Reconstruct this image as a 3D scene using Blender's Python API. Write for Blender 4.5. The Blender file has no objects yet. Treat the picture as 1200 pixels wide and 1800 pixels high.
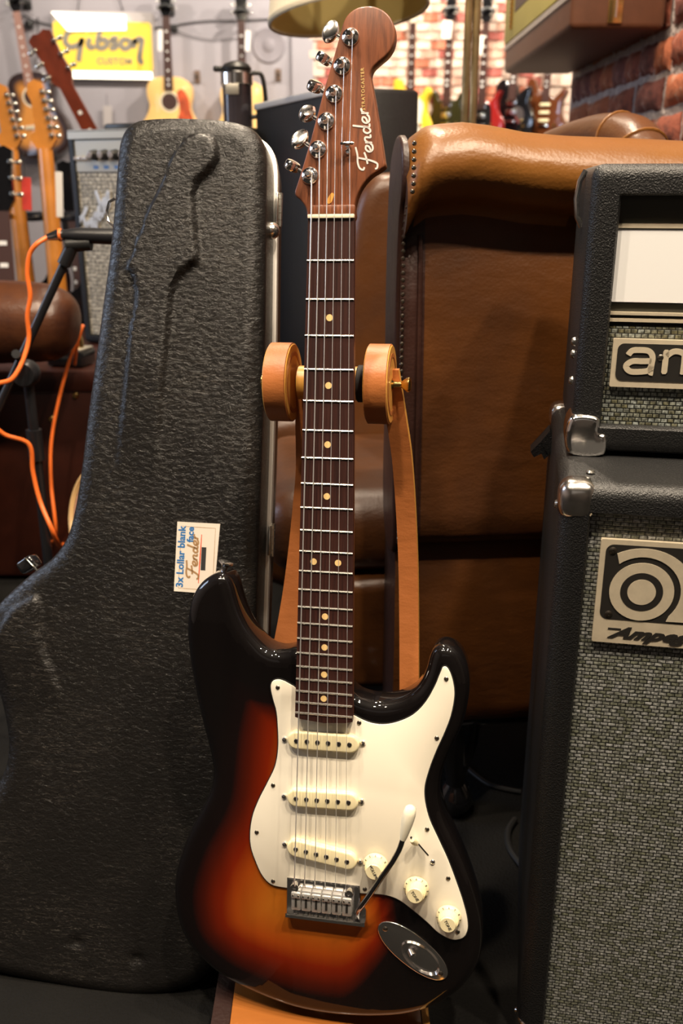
import bpy, bmesh, math, random
import numpy as np
from mathutils import Vector, Matrix, geometry
random.seed(7); np.random.seed(7)
R = math.radians
SC = bpy.context.scene
COL = SC.collection

# ------------------------------------------------------------------ camera
H = 0.88; TH = R(19.2); F = 1650.0
cam = bpy.data.cameras.new('camera'); CAM = bpy.data.objects.new('camera', cam); COL.objects.link(CAM)
cam.sensor_fit = 'VERTICAL'; cam.sensor_height = 36; cam.sensor_width = 24; cam.lens = 33
CAM.location = (0, 0, H); CAM.rotation_euler = (R(90) - TH, 0, 0)
cam.clip_start = 0.02; cam.clip_end = 60
cam.dof.use_dof = True; cam.dof.focus_distance = 0.90; cam.dof.aperture_fstop = 6.3
SC.camera = CAM
FWD = Vector((0, math.cos(TH), -math.sin(TH))); UP = Vector((0, math.sin(TH), math.cos(TH))); RT = Vector((1, 0, 0))
C0 = Vector((0, 0, H))
def ray(px, py): return FWD + RT * ((px - 600) / F) + UP * ((900 - py) / F)
def at_y(px, py, Y):
    r = ray(px, py); return C0 + r * (Y / r.y)
def at_z(px, py, z):
    r = ray(px, py); return C0 + r * ((z - H) / r.z)
def at_plane(px, py, M, w=0.0):
    """pixel -> (a,b) in the local frame M (columns: a, b, normal), on the plane local-normal = w"""
    n = M.col[2].to_3d(); o = M.translation + n * w
    r = ray(px, py); t = (o - C0).dot(n) / r.dot(n)
    p = C0 + r * t - M.translation
    return (p.dot(M.col[0].to_3d()), p.dot(M.col[1].to_3d()))

# ------------------------------------------------------------------ world, lights, exposure
SC.view_settings.view_transform = 'Standard'; SC.view_settings.look = 'None'
SC.view_settings.gamma = 1; SC.view_settings.use_curve_mapping = False
SC.view_settings.exposure = 0.12
wd = bpy.data.worlds.new('world'); SC.world = wd; wd.use_nodes = True
wd.node_tree.nodes['Background'].inputs[0].default_value = (0.6, 0.62, 0.7, 1)
wd.node_tree.nodes['Background'].inputs[1].default_value = 0.05
def area(name, loc, size, power, col, target=None, sy=None):
    l = bpy.data.lights.new(name, 'AREA'); l.energy = power; l.color = col; l.size = size
    if sy: l.shape = 'RECTANGLE'; l.size_y = sy
    else: l.shape = 'DISK'
    o = bpy.data.objects.new(name, l); COL.objects.link(o); o.location = loc
    if target is None: target = (loc[0], loc[1], 0)
    d = Vector(target) - Vector(loc); o.rotation_euler = d.to_track_quat('-Z', 'Y').to_euler()
    return o
WARM = (1.0, 0.83, 0.63); COOL = (0.62, 0.76, 1.0)
SPOTS = [(-1.0, 0.1, 22), (-0.35, 0.0, 34), (0.45, 0.05, 42), (0.62, 0.7, 26), (-0.45, 0.8, 26), (1.15, 0.0, 30)]
for i, (x, y, p) in enumerate(SPOTS):
    area('spot_light', (x, y, 2.72), 0.09, p, WARM)
for (x, y, tx, p) in [(-1.9, 4.8, -1.9, 20), (-0.8, 4.8, -0.9, 17), (0.45, 4.8, 0.5, 58), (1.4, 4.8, 1.2, 50)]:
    area('spot_light', (x, y, 2.72), 0.12, p, (1.0, 0.88, 0.74), (tx, 6.3, 1.7))
area('spot_light', (-0.2, 2.9, 2.72), 0.12, 14, WARM, (0.2, 2.2, 0.9))
area('spot_light', (0.0, 2.1, 2.72), 0.1, 44, WARM, (0.9, 2.5, 1.2))
area('window_daylight', (-3.1, 1.6, 1.6), 1.1, 44, COOL, (0, 1.2, 0.6), 1.4)
area('front_fill_light', (-0.6, -2.9, 1.9), 2.6, 2, (1.0, 0.9, 0.8), (0, 1.0, 0.5), 1.4)  # added weak fill from behind the camera

# ------------------------------------------------------------------ materials
def lin(h):
    c = [int(h[i:i + 2], 16) / 255 for i in (0, 2, 4)]
    return tuple((x / 12.92 if x <= .04045 else ((x + .055) / 1.055) ** 2.4) for x in c)
class NT:
    def __init__(s, name):
        m = bpy.data.materials.new(name); m.use_nodes = True; s.m = m; s.t = m.node_tree
        s.b = s.t.nodes['Principled BSDF']; s._co = None
    def n(s, typ, **kw):
        x = s.t.nodes.new(typ)
        for k, v in kw.items():
            if k.startswith('_'): setattr(x, k[1:], v)
            else: x.inputs[k.replace('_', ' ')].default_value = v
        return x
    def l(s, a, b): s.t.links.new(a, b)
    def co(s, scale=(1, 1, 1), rot=(0, 0, 0)):
        if s._co is None: s._co = s.n('ShaderNodeTexCoord')
        mp = s.n('ShaderNodeMapping'); s.l(s._co.outputs['Object'], mp.inputs[0])
        mp.inputs['Scale'].default_value = scale; mp.inputs['Rotation'].default_value = rot
        return mp.outputs[0]
    def ramp(s, fac, stops, interp='LINEAR'):
        r = s.n('ShaderNodeValToRGB'); e = r.color_ramp.elements; r.color_ramp.interpolation = interp
        while len(e) < len(stops): e.new(0.5)
        for el, (p, c) in zip(e, stops): el.position = p; el.color = (*c[:3], 1)
        s.l(fac, r.inputs[0]); return r.outputs[0]
    def bump(s, h, strength=.3, dist=.001, prev=None):
        b = s.n('ShaderNodeBump', Strength=strength, Distance=dist); s.l(h, b.inputs['Height'])
        if prev is not None: s.l(prev, b.inputs['Normal'])
        return b.outputs[0]
def P(name, col, rough=.5, metal=0., coat=0., noise=0., nscale=30, nstretch=(1, 1, 1), bump=0., bscale=200, bdist=.0006, emit=None, spec=.5, sheen=0):
    t = NT(name); b = t.b
    if isinstance(col, str): col = lin(col)
    b.inputs['Base Color'].default_value = (*col, 1); b.inputs['Roughness'].default_value = rough
    b.inputs['Metallic'].default_value = metal; b.inputs['Specular IOR Level'].default_value = spec
    if coat: b.inputs['Coat Weight'].default_value = coat; b.inputs['Coat Roughness'].default_value = .06
    if sheen: b.inputs['Sheen Weight'].default_value = sheen
    if noise:
        nz = t.n('ShaderNodeTexNoise', Scale=nscale, Detail=6.0, Roughness=.6); t.l(t.co(nstretch), nz.inputs['Vector'])
        lo = tuple(c * (1 - noise) for c in col); hi = tuple(min(1, c * (1 + noise)) for c in col)
        t.l(t.ramp(nz.outputs[0], [(.3, lo), (.7, hi)]), b.inputs['Base Color'])
    if bump:
        nz = t.n('ShaderNodeTexNoise', Scale=bscale, Detail=3.0); t.l(t.co(nstretch), nz.inputs['Vector'])
        t.l(t.bump(nz.outputs[0], bump, bdist), b.inputs['Normal'])
    if emit:
        b.inputs['Emission Color'].default_value = (*emit[0], 1); b.inputs['Emission Strength'].default_value = emit[1]
    return t.m
M = {}
M['chrome'] = P('chrome', (.9, .88, .86), .14, 1)
M['chrome_worn'] = P('worn_chrome', (.7, .66, .62), .22, 1, noise=.25, nscale=60)
M['nickel'] = P('nickel', (.74, .72, .66), .22, 1)
M['saddle_steel'] = P('saddle_steel', (.82, .8, .77), .36, .75)
M['edge_alu'] = P('matte_aluminium_edge', (.62, .60, .58), .5, .3)
M['steel'] = P('string_steel', (.9, .88, .85), .3, .8)
M['dark_chrome'] = P('smoked_chrome', (.3, .29, .3), .12, 1)
M['alu'] = P('aluminium_valance', (.78, .75, .7), .42, .85)
M['brass'] = P('brass', (.75, .5, .18), .2, 1)
M['black_metal'] = P('black_metal', (.012, .012, .014), .35)
M['black_plastic'] = P('black_plastic', (.012, .012, .012), .4)
M['black_gloss'] = P('black_gloss', (.008, .008, .009), .08, coat=.6)
M['rubber'] = P('rubber', (.012, .01, .01), .7)
M['screw_dark'] = P('screw_metal', (.25, .22, .18), .3, 1)
M['bone'] = P('bone_nut', 'e6dcc0', .35)
M['dot'] = P('clay_dot', 'ecc98a', .45)
M['cream'] = P('aged_cream_plastic', 'f3e6bb', .3)
M['cream_tip'] = P('cream_tip', 'efe8d0', .3)
M['guard'] = P('parchment_pickguard', 'f6eedb', .28, coat=.3)
M['guard_edge'] = P('black_ply', (.02, .02, .02), .4)
M['pole'] = P('pole_piece', (.22, .21, .2), .35, 1)
M['ink'] = P('ink', (.03, .03, .03), .6)
M['paper'] = P('paper', 'e9ded0', .7)
M['white_paper'] = P('white_tag', 'e8e4e0', .7)
M['red_paper'] = P('red_tag', 'cf3a2c', .6)
M['blue_ink'] = P('blue_marker', '2f74b5', .6)
M['orange_ink'] = P('orange_line', 'e0552c', .6)
M['brown_ink'] = P('brown_print', 'a9855c', .6)
M['gold_ink'] = P('gold_print', 'd8b878', .4, .4)
M['silver_ink'] = P('silver_inlay', (.8, .76, .72), .4, .3)
M['orange_cable'] = P('orange_cable', 'f0732a', .45)
M['bplate'] = P('badge_metal', 'd9ccb3', .38, .25, noise=.08, nscale=90)
M['badge_black'] = P('badge_black', (.02, .018, .016), .45)
M['white_panel'] = P('satin_white_panel', 'ffffff', .4)
M['grey_panel'] = P('dark_grey_panel', '47463f', .45, .4)
M['maple'] = P('aged_maple', 'c07a2e', .3, coat=.4, noise=.2, nscale=8, nstretch=(1, 1, .15))
M['acoustic_top'] = P('spruce_top', 'edc274', .35, coat=.3, noise=.06, nscale=20)
M['mahogany'] = P('mahogany', '6b2c17', .35, coat=.3, noise=.3, nscale=10, nstretch=(3, 1, 1))
M['dark_board'] = P('rosewood_board_dark', '3d231c', .5)
M['pale_board'] = P('rosewood_board_pale', '9a7468', .55)
M['pearl'] = P('pearl_inlay', 'e8e6e0', .3)
M['silver_amp'] = P('silver_face', 'b9b4a8', .35, .6)
M['blue_trim'] = P('blue_lettering', '5577aa', .4)
M['red_jewel'] = P('red_jewel', 'e01818', .2, emit=((1, .05, .03), 3))
M['lamp_pole'] = P('aged_brass_pole', '8d7a58', .3, .7, noise=.2)
M['shade_in'] = P('shade_lining', 'bfac6e', .8)
M['cable_black'] = P('black_cable', (.01, .01, .01), .5)
M['trunk'] = P('dark_brown_leather_trunk', '32140b', .4, noise=.35, nscale=12)
M['skin_drum'] = P('drum_skin', 'b98a70', .6)
M['hoop'] = P('cream_hoop', 'd9b47c', .4)
M['sign_yellow'] = P('sign_yellow', 'ffd84a', .4, emit=(lin('ffd040'), .22))
M['sign_white'] = P('sign_strip_and_glare', 'fff6dd', .4, emit=((1, .93, .78), 2.2))  # bottom strip of the light box, also the painted glass reflection
M['sign_grey'] = P('sign_lettering', '8f887c', .5)
M['sign_frame'] = P('sign_frame', 'b4adab', .5)
M['plush_yellow'] = P('olive_yellow_lining', 'b5a45a', .85)
M['coffee_glass'] = P('dark_glass', (.03, .025, .03), .05, coat=.5)
M['wood_edge'] = P('pale_plywood_edge', 'd79a4a', .4, coat=.3)
M['wood_orange'] = P('varnished_orange_wood', '9c5c25', .35, coat=.4, noise=.15, nscale=6, nstretch=(1, 6, 6))
M['dowel_wood'] = P('golden_dowel', 'd9a04a', .35, coat=.3)

def leather(name, c1, c2, rough=.38, bscale=260, bd=.0006, big=1.0):
    t = NT(name)
    a = t.n('ShaderNodeTexNoise', Scale=3.2 * big, Detail=5.0, Roughness=.6); t.l(t.co(), a.inputs['Vector'])
    t.l(t.ramp(a.outputs[0], [(.32, lin(c1)), (.68, lin(c2))]), t.b.inputs['Base Color'])
    v = t.n('ShaderNodeTexVoronoi', Scale=bscale); t.l(t.co(), v.inputs['Vector'])
    n2 = t.n('ShaderNodeTexNoise', Scale=22.0, Detail=5.0); t.l(t.co((1, 1, 2.2)), n2.inputs['Vector'])
    nb = t.bump(n2.outputs[0], .35, .004); nb = t.bump(v.outputs[0], .25, bd, nb)
    t.l(nb, t.b.inputs['Normal'])
    r = t.ramp(a.outputs[0], [(.3, (rough + .1,) * 3), (.7, (rough - .06,) * 3)]); t.l(r, t.b.inputs['Roughness'])
    return t.m
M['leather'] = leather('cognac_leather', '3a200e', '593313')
M['leather_roll'] = leather('lit_cognac_leather', '6a4018', '7a4f1f', .36)  # same leather, paler: overhead light on the roll put into the colour
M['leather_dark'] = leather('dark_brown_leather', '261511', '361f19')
M['leather_strap'] = leather('saddle_brown_leather', 'a4602f', 'b26c38', .42, 500, .0002)
M['leather_old'] = leather('worn_brown_leather', '2f150b', '5e3821', .33, 200, .001, 2.5)
def tolex(name, base=(.009, .009, .0092), scale=820, strength=.5, rough=.45, stretch=(1, 1, 1)):
    t = NT(name); t.b.inputs['Base Color'].default_value = (*base, 1); t.b.inputs['Roughness'].default_value = rough
    v = t.n('ShaderNodeTexVoronoi', Scale=scale); v.feature = 'SMOOTH_F1'; t.l(t.co(stretch), v.inputs['Vector'])
    n = t.n('ShaderNodeTexNoise', Scale=scale * .6, Detail=3.0); t.l(t.co(stretch), n.inputs['Vector'])
    nb = t.bump(n.outputs[0], strength * .7, .0012); nb = t.bump(v.outputs[0], strength, .0012, nb); t.l(nb, t.b.inputs['Normal'])
    return t.m
M['tolex'] = tolex('black_pebbled_tolex')
M['tolex_fine'] = tolex('black_tolex_fine', (.006, .006, .0068), 620, .4)
def case_skin():
    t = NT('wrinkled_black_case_plastic'); t.b.inputs['Roughness'].default_value = .31; t.b.inputs['Specular IOR Level'].default_value = .36
    # distorted, sideways wrinkles plus pale scuff lines
    w = t.n('ShaderNodeTexNoise', Scale=1.0, Detail=4.0, Roughness=.68, Distortion=1.0); t.l(t.co((130, 215, 130)), w.inputs['Vector'])
    g = t.n('ShaderNodeTexNoise', Scale=420.0, Detail=2.0); t.l(t.co(), g.inputs['Vector'])
    nb = t.bump(w.outputs[0], .75, .0016); nb = t.bump(g.outputs[0], .35, .0007, nb); t.l(nb, t.b.inputs['Normal'])
    s = t.n('ShaderNodeTexNoise', Scale=1.0, Detail=4.0, Distortion=1.6); t.l(t.co((26, 190, 60), (0, 0, .12)), s.inputs['Vector'])
    sc = t.ramp(s.outputs[0], [(.492, (0, 0, 0)), (.5, (1, 1, 1)), (.508, (0, 0, 0))])
    m = t.n('ShaderNodeTexNoise', Scale=9.0, Detail=2.0); t.l(t.co(), m.inputs['Vector'])
    mk = t.ramp(m.outputs[0], [(.44, (0, 0, 0)), (.62, (.8, .8, .8))])
    mu = t.n('ShaderNodeMix', _data_type='RGBA', _blend_type='MULTIPLY'); mu.inputs['Factor'].default_value = 1
    t.l(sc, mu.inputs[6]); t.l(mk, mu.inputs[7])
    mx = t.n('ShaderNodeMix', _data_type='RGBA'); t.l(mu.outputs[2], mx.inputs['Factor'])
    mx.inputs[6].default_value = (.0095, .0086, .008, 1); mx.inputs[7].default_value = (.13, .115, .10, 1)
    t.l(mx.outputs[2], t.b.inputs['Base Color'])
    return t.m
M['case'] = case_skin()
def grille(name, sx, sy, c_hi=(.42, .43, .42), c_lo=(.010, .011, .010), skew=.35, tint=(.20, .21, .15)):
    t = NT(name)
    co = t.n('ShaderNodeTexCoord'); mp = t.n('ShaderNodeMapping'); t.l(co.outputs['Object'], mp.inputs[0])
    mp.inputs['Rotation'].default_value = (0, 0, 0)
    br = t.n('ShaderNodeTexBrick'); br.offset = .36; br.offset_frequency = 2; br.squash = 1
    t.l(mp.outputs[0], br.inputs['Vector'])
    br.inputs['Scale'].default_value = 1.0; br.inputs['Brick Width'].default_value = sx; br.inputs['Row Height'].default_value = sy
    br.inputs['Mortar Size'].default_value = sy * .22; br.inputs['Mortar Smooth'].default_value = .9
    br.inputs['Color1'].default_value = (*c_hi, 1); br.inputs['Color2'].default_value = (*tint, 1); br.inputs['Mortar'].default_value = (*c_lo, 1)
    nz = t.n('ShaderNodeTexNoise', Scale=1.0 / sy * 1.3, Detail=2.0); t.l(mp.outputs[0], nz.inputs['Vector'])
    k = t.ramp(nz.outputs[0], [(.38, (.35, .35, .35)), (.66, (1.25, 1.25, 1.25))])
    mu = t.n('ShaderNodeMix', _data_type='RGBA', _blend_type='MULTIPLY'); mu.inputs['Factor'].default_value = 1
    t.l(br.outputs[0], mu.inputs[6]); t.l(k, mu.inputs[7]); t.l(mu.outputs[2], t.b.inputs['Base Color'])
    t.b.inputs['Roughness'].default_value = .45
    inv = t.n('ShaderNodeMath', _operation='SUBTRACT'); inv.inputs[0].default_value = 1; t.l(br.outputs['Fac'], inv.inputs[1])
    t.l(t.bump(inv.outputs[0], .6, .0006), t.b.inputs['Normal'])
    return t.m
M['grille_cab'] = grille('black_silver_grille_cloth', .0070, .0037)
M['grille_head'] = grille('green_black_grille_cloth', .0058, .0041, (.36, .40, .38), (.008, .01, .007), tint=(.16, .15, .08))
M['grille_fender'] = grille('silver_grille_cloth', .03, .009, (.50, .46, .38), (.16, .14, .11), tint=(.40, .37, .30))
def wood(name, c1, c2, axis_scale, rough=.4, coat=.2, sc=1.0, lines=.5):
    t = NT(name)
    n = t.n('ShaderNodeTexNoise', Scale=sc, Detail=8.0, Roughness=.65, Distortion=.3); t.l(t.co(axis_scale), n.inputs['Vector'])
    t.l(t.ramp(n.outputs[0], [(.3, lin(c1)), (.55, lin(c2)), (.72, lin(c1))]), t.b.inputs['Base Color'])
    t.b.inputs['Roughness'].default_value = rough; t.b.inputs['Coat Weight'].default_value = coat
    t.l(t.bump(n.outputs[0], .15, .0003), t.b.inputs['Normal'])
    return t.m
M['headwood'] = wood('rosewood_neck', '4c2817', '7c472b', (160, 14, 100), .42, .1)
M['fretwood'] = wood('dark_rosewood_fretboard', '22110f', '3b1f1a', (260, 8, 200), .42, 0)
def sunburst():
    t = NT('three_tone_sunburst')
    a = t.n('ShaderNodeAttribute', _attribute_name='edge')
    n = t.n('ShaderNodeTexNoise', Scale=1.0, Detail=5.0); t.l(t.co((40, 6, 20)), n.inputs['Vector'])
    c = t.ramp(a.outputs['Fac'], [(.0, (.004, .003, .003)), (.20, (.006, .003, .003)), (.33, (.06, .006, .002)), (.50, (.18, .013, .0015)), (.64, (.33, .055, .004)), (.92, (.40, .115, .009))])
    k = t.ramp(n.outputs[0], [(.3, (.86, .86, .86)), (.7, (1.05, 1.05, 1.05))])
    mu = t.n('ShaderNodeMix', _data_type='RGBA', _blend_type='MULTIPLY'); mu.inputs['Factor'].default_value = 1
    t.l(c, mu.inputs[6]); t.l(k, mu.inputs[7]); t.l(mu.outputs[2], t.b.inputs['Base Color'])
    t.b.inputs['Roughness'].default_value = .5; t.b.inputs['Specular IOR Level'].default_value = .05; t.b.inputs['Coat Weight'].default_value = 1; t.b.inputs['Coat Roughness'].default_value = .03
    return t.m
M['burst'] = sunburst()
def burst2(name, c_mid, c_edge):
    t = NT(name); a = t.n('ShaderNodeAttribute', _attribute_name='edge')
    c = t.ramp(a.outputs['Fac'], [(.0, lin(c_edge)), (.25, lin(c_edge)), (.6, lin(c_mid)), (1, lin(c_mid))])
    t.l(c, t.b.inputs['Base Color']); t.b.inputs['Roughness'].default_value = .3; t.b.inputs['Coat Weight'].default_value = .6
    return t.m
M['ac_burst'] = burst2('acoustic_sunburst', 'd98f34', '2a1712')
M['pickguard_red'] = P('painted_red_white_pickguard', 'c0512a', .4, noise=.6, nscale=14)
for nm, c in (('yellow_body', 'e8c63a'), ('olive_body', '2c2a12'), ('red_body', '8e1f1c'), ('black_body', '0d0d10'), ('cream_body', 'e9dcc0'), ('brown_body', '5a3018')):
    M[nm] = P(nm, c, .12, coat=.8)
def brickmat(name, c1, c2, c3, sc=28, bump=.8, bd=.004):
    t = NT(name)
    n = t.n('ShaderNodeTexNoise', Scale=sc, Detail=7.0, Roughness=.68); t.l(t.co(), n.inputs['Vector'])
    t.l(t.ramp(n.outputs[0], [(.32, lin(c1)), (.46, lin(c2)), (.56, lin(c2)), (.66, lin(c3))]), t.b.inputs['Base Color'])
    n2 = t.n('ShaderNodeTexNoise', Scale=sc * 2.2, Detail=5.0); t.l(t.co(), n2.inputs['Vector'])
    t.l(t.bump(n2.outputs[0], bump, bd), t.b.inputs['Normal']); t.b.inputs['Roughness'].default_value = .8
    return t.m
NEAR_BR = [brickmat('old_brick_red', '4a2622', '93503c', 'b59a8c'), brickmat('old_brick_orange', '6b3426', 'a85f3f', 'bb9a86'),
           brickmat('old_brick_plum', '45282a', '7d4a42', 'a08c88')]
M['mortar'] = brickmat('old_lime_mortar', '837676', 'a99d9a', 'd2cac5', 30, 1.0, .012)
FAR_BR = [brickmat('limewashed_brick', 'cfb09c', 'dbc2b0', 'e4d2c4', 12, .3), brickmat('brick_slip_pink', 'b98672', 'cfa590', 'e0c6b6', 14, .3),
          brickmat('brick_slip_red', '8a3a36', 'a85a50', 'c88a7c', 16, .3), brickmat('brick_slip_orange', 'a9523c', 'c07458', 'd49c82', 16, .3)]
M['far_mortar'] = P('pale_mortar', 'd8c4b4', .9)
M['wall_grey'] = P('grey_wall_paint', 'a19da3', .85, noise=.08, nscale=1.4)
M['wall_plain'] = P('warm_grey_wall_paint', '4b4541', .85, noise=.06, nscale=1.5)
M['ceiling'] = P('ceiling_paint', '34312f', .9)
def carpet():
    t = NT('dark_grey_carpet')
    n = t.n('ShaderNodeTexNoise', Scale=260.0, Detail=4.0); t.l(t.co(), n.inputs['Vector'])
    n2 = t.n('ShaderNodeTexNoise', Scale=5.0, Detail=4.0); t.l(t.co(), n2.inputs['Vector'])
    t.l(t.ramp(n2.outputs[0], [(.3, (.005, .0047, .0044)), (.7, (.0095, .009, .0082))]), t.b.inputs['Base Color'])
    t.l(t.bump(n.outputs[0], .8, .004), t.b.inputs['Normal']); t.b.inputs['Roughness'].default_value = .9; t.b.inputs['Specular IOR Level'].default_value = .15
    return t.m
M['carpet'] = carpet()
def shade_mat():
    t = NT('pleated_cream_shade'); w = t.n('ShaderNodeTexNoise', Scale=4.0); t.l(t.co(), w.inputs['Vector'])
    t.l(t.ramp(w.outputs[0], [(.3, lin('b8ad95')), (.7, lin('cfc4ac'))]), t.b.inputs['Base Color'])
    t.b.inputs['Roughness'].default_value = .8
    t.b.inputs['Subsurface Weight'].default_value = 0.0
    return t.m
M['shade'] = shade_mat()

# ------------------------------------------------------------------ object helpers
def finish(name, bm, mat, parent=None, smooth=True, angle=40, recalc=True):
    if recalc: bmesh.ops.recalc_face_normals(bm, faces=bm.faces)
    me = bpy.data.meshes.new(name); bm.to_mesh(me); bm.free()
    mats = mat if isinstance(mat, (list, tuple)) else [mat]
    for m in mats: me.materials.append(M[m] if isinstance(m, str) else m)
    if smooth:
        for p in me.polygons: p.use_smooth = True
        try: me.set_sharp_from_angle(angle=R(angle))
        except Exception: pass
    o = bpy.data.objects.new(name, me); COL.objects.link(o)
    if parent is not None: o.parent = parent
    return o
def tag(o, label=None, cat=None, group=None, kind=None):
    for k, v in (('label', label), ('category', cat), ('group', group), ('kind', kind)):
        if v: o[k] = v
    return o
def thing(name, label, cat, mat4=None, group=None):
    o = bpy.data.objects.new(name, None); COL.objects.link(o); o.empty_display_size = .05
    if mat4 is not None: o.matrix_world = mat4
    return tag(o, label, cat, group)
def frame(loc, yaw=0, lean=0, roll=0):
    """local x=right, y=up the thing, z=out of its face; yaw about vertical, lean = tips back"""
    base = Matrix(((1, 0, 0, 0), (0, 0, -1, 0), (0, 1, 0, 0), (0, 0, 0, 1)))
    return Matrix.Translation(loc) @ Matrix.Rotation(yaw, 4, 'Z') @ Matrix.Rotation(-lean, 4, 'X') @ base @ Matrix.Rotation(roll, 4, 'Z')
def box(bm, c, s, bev=0., seg=2, rot=None):
    r = bmesh.ops.create_cube(bm, size=1); vs = r['verts']
    for v in vs: v.co = Vector((v.co.x * s[0], v.co.y * s[1], v.co.z * s[2]))
    if bev: 
        es = list({e for v in vs for e in v.link_edges})
        rr = bmesh.ops.bevel(bm, geom=es, offset=bev, segments=seg, affect='EDGES', profile=.5)
        vs = list({v for f in rr['faces'] for v in f.verts} | {v for v in vs if v.is_valid})
    m = Matrix.Translation(c) @ (rot.to_4x4() if rot is not None else Matrix.Identity(4))
    bmesh.ops.transform(bm, matrix=m, verts=vs)
    return vs
def mbox(name, c, s, mat, parent=None, bev=0., seg=2, rot=None):
    bm = bmesh.new(); box(bm, c, s, bev, seg, rot); return finish(name, bm, mat, parent)
def tube(bm, pts, r, n=10, caps=True):
    pts = [Vector(p) for p in pts]; rs = r if isinstance(r, (list, tuple)) else [r] * len(pts)
    rings = []; prev = None
    for i, p in enumerate(pts):
        d = (pts[min(i + 1, len(pts) - 1)] - pts[max(i - 1, 0)]).normalized()
        if prev is None:
            a = d.orthogonal().normalized()
        else:
            a = (prev - d * prev.dot(d)).normalized()
        prev = a; b = d.cross(a)
        rings.append([bm.verts.new(p + (a * math.cos(t) + b * math.sin(t)) * rs[i]) for t in [2 * math.pi * k / n for k in range(n)]])
    for A, B in zip(rings, rings[1:]):
        for k in range(n): bm.faces.new((A[k], A[(k + 1) % n], B[(k + 1) % n], B[k]))
    if caps: bm.faces.new(rings[0][::-1]); bm.faces.new(rings[-1])
def mtube(name, pts, r, mat, parent=None, n=10):
    bm = bmesh.new(); tube(bm, pts, r, n); return finish(name, bm, mat, parent)
def smooth_path(pts, per=8, closed=False):
    P_ = [np.array(p, float) for p in pts]; n = len(P_); out = []
    rng = range(n) if closed else range(n - 1)
    for i in rng:
        if closed: p0, p1, p2, p3 = P_[i - 1], P_[i], P_[(i + 1) % n], P_[(i + 2) % n]
        else: p0, p1, p2, p3 = P_[max(i - 1, 0)], P_[i], P_[i + 1], P_[min(i + 2, n - 1)]
        # centripetal catmull-rom
        def tj(t, a, b): return t + max(np.linalg.norm(b - a), 1e-9) ** .5
        t0 = 0; t1 = tj(t0, p0, p1) if np.linalg.norm(p1 - p0) > 1e-9 else 1e-3; t2 = tj(t1, p1, p2); t3 = tj(t2, p2, p3) if np.linalg.norm(p3 - p2) > 1e-9 else t2 + 1e-3
        for k in range(per):
            t = t1 + (t2 - t1) * k / per
            A1 = (t1 - t) / (t1 - t0) * p0 + (t - t0) / (t1 - t0) * p1; A2 = (t2 - t) / (t2 - t1) * p1 + (t - t1) / (t2 - t1) * p2; A3 = (t3 - t) / (t3 - t2) * p2 + (t - t2) / (t3 - t2) * p3
            B1 = (t2 - t) / (t2 - t0) * A1 + (t - t0) / (t2 - t0) * A2; B2 = (t3 - t) / (t3 - t1) * A2 + (t - t1) / (t3 - t1) * A3
            out.append((t2 - t) / (t2 - t1) * B1 + (t - t1) / (t2 - t1) * B2)
    if not closed: out.append(P_[-1])
    return np.array(out)
def resample(P_, step):
    Q = np.vstack([P_, P_[:1]]); d = np.r_[0, np.cumsum(np.linalg.norm(np.diff(Q, axis=0), axis=1))]
    n = max(8, int(d[-1] / step)); s = np.linspace(0, d[-1], n, endpoint=False)
    return np.c_[np.interp(s, d, Q[:, 0]), np.interp(s, d, Q[:, 1])]
def ccw(P_):
    x, y = P_[:, 0], P_[:, 1]; return P_ if np.sum(x * np.roll(y, -1) - np.roll(x, -1) * y) > 0 else P_[::-1]
def seg_dist(Q, P_, closed=True):
    A = P_; B = np.roll(P_, -1, axis=0)
    if not closed: A, B = A[:-1], B[:-1]
    d = B - A; L = (d ** 2).sum(1) + 1e-15; out = np.full(len(Q), 1e9)
    for a, dd, l in zip(A, d, L):
        t = np.clip(((Q - a) @ dd) / l, 0, 1); out = np.minimum(out, np.linalg.norm(Q - a - t[:, None] * dd, axis=1))
    return out
def inside(Q, P_):
    x, y = Q[:, 0], Q[:, 1]; r = np.zeros(len(Q), bool); n = len(P_)
    for i in range(n):
        x1, y1 = P_[i]; x2, y2 = P_[(i + 1) % n]
        if y1 == y2: continue
        c = ((y1 > y) != (y2 > y)) & (x < (x2 - x1) * (y - y1) / (y2 - y1) + x1); r ^= c
    return r
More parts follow.
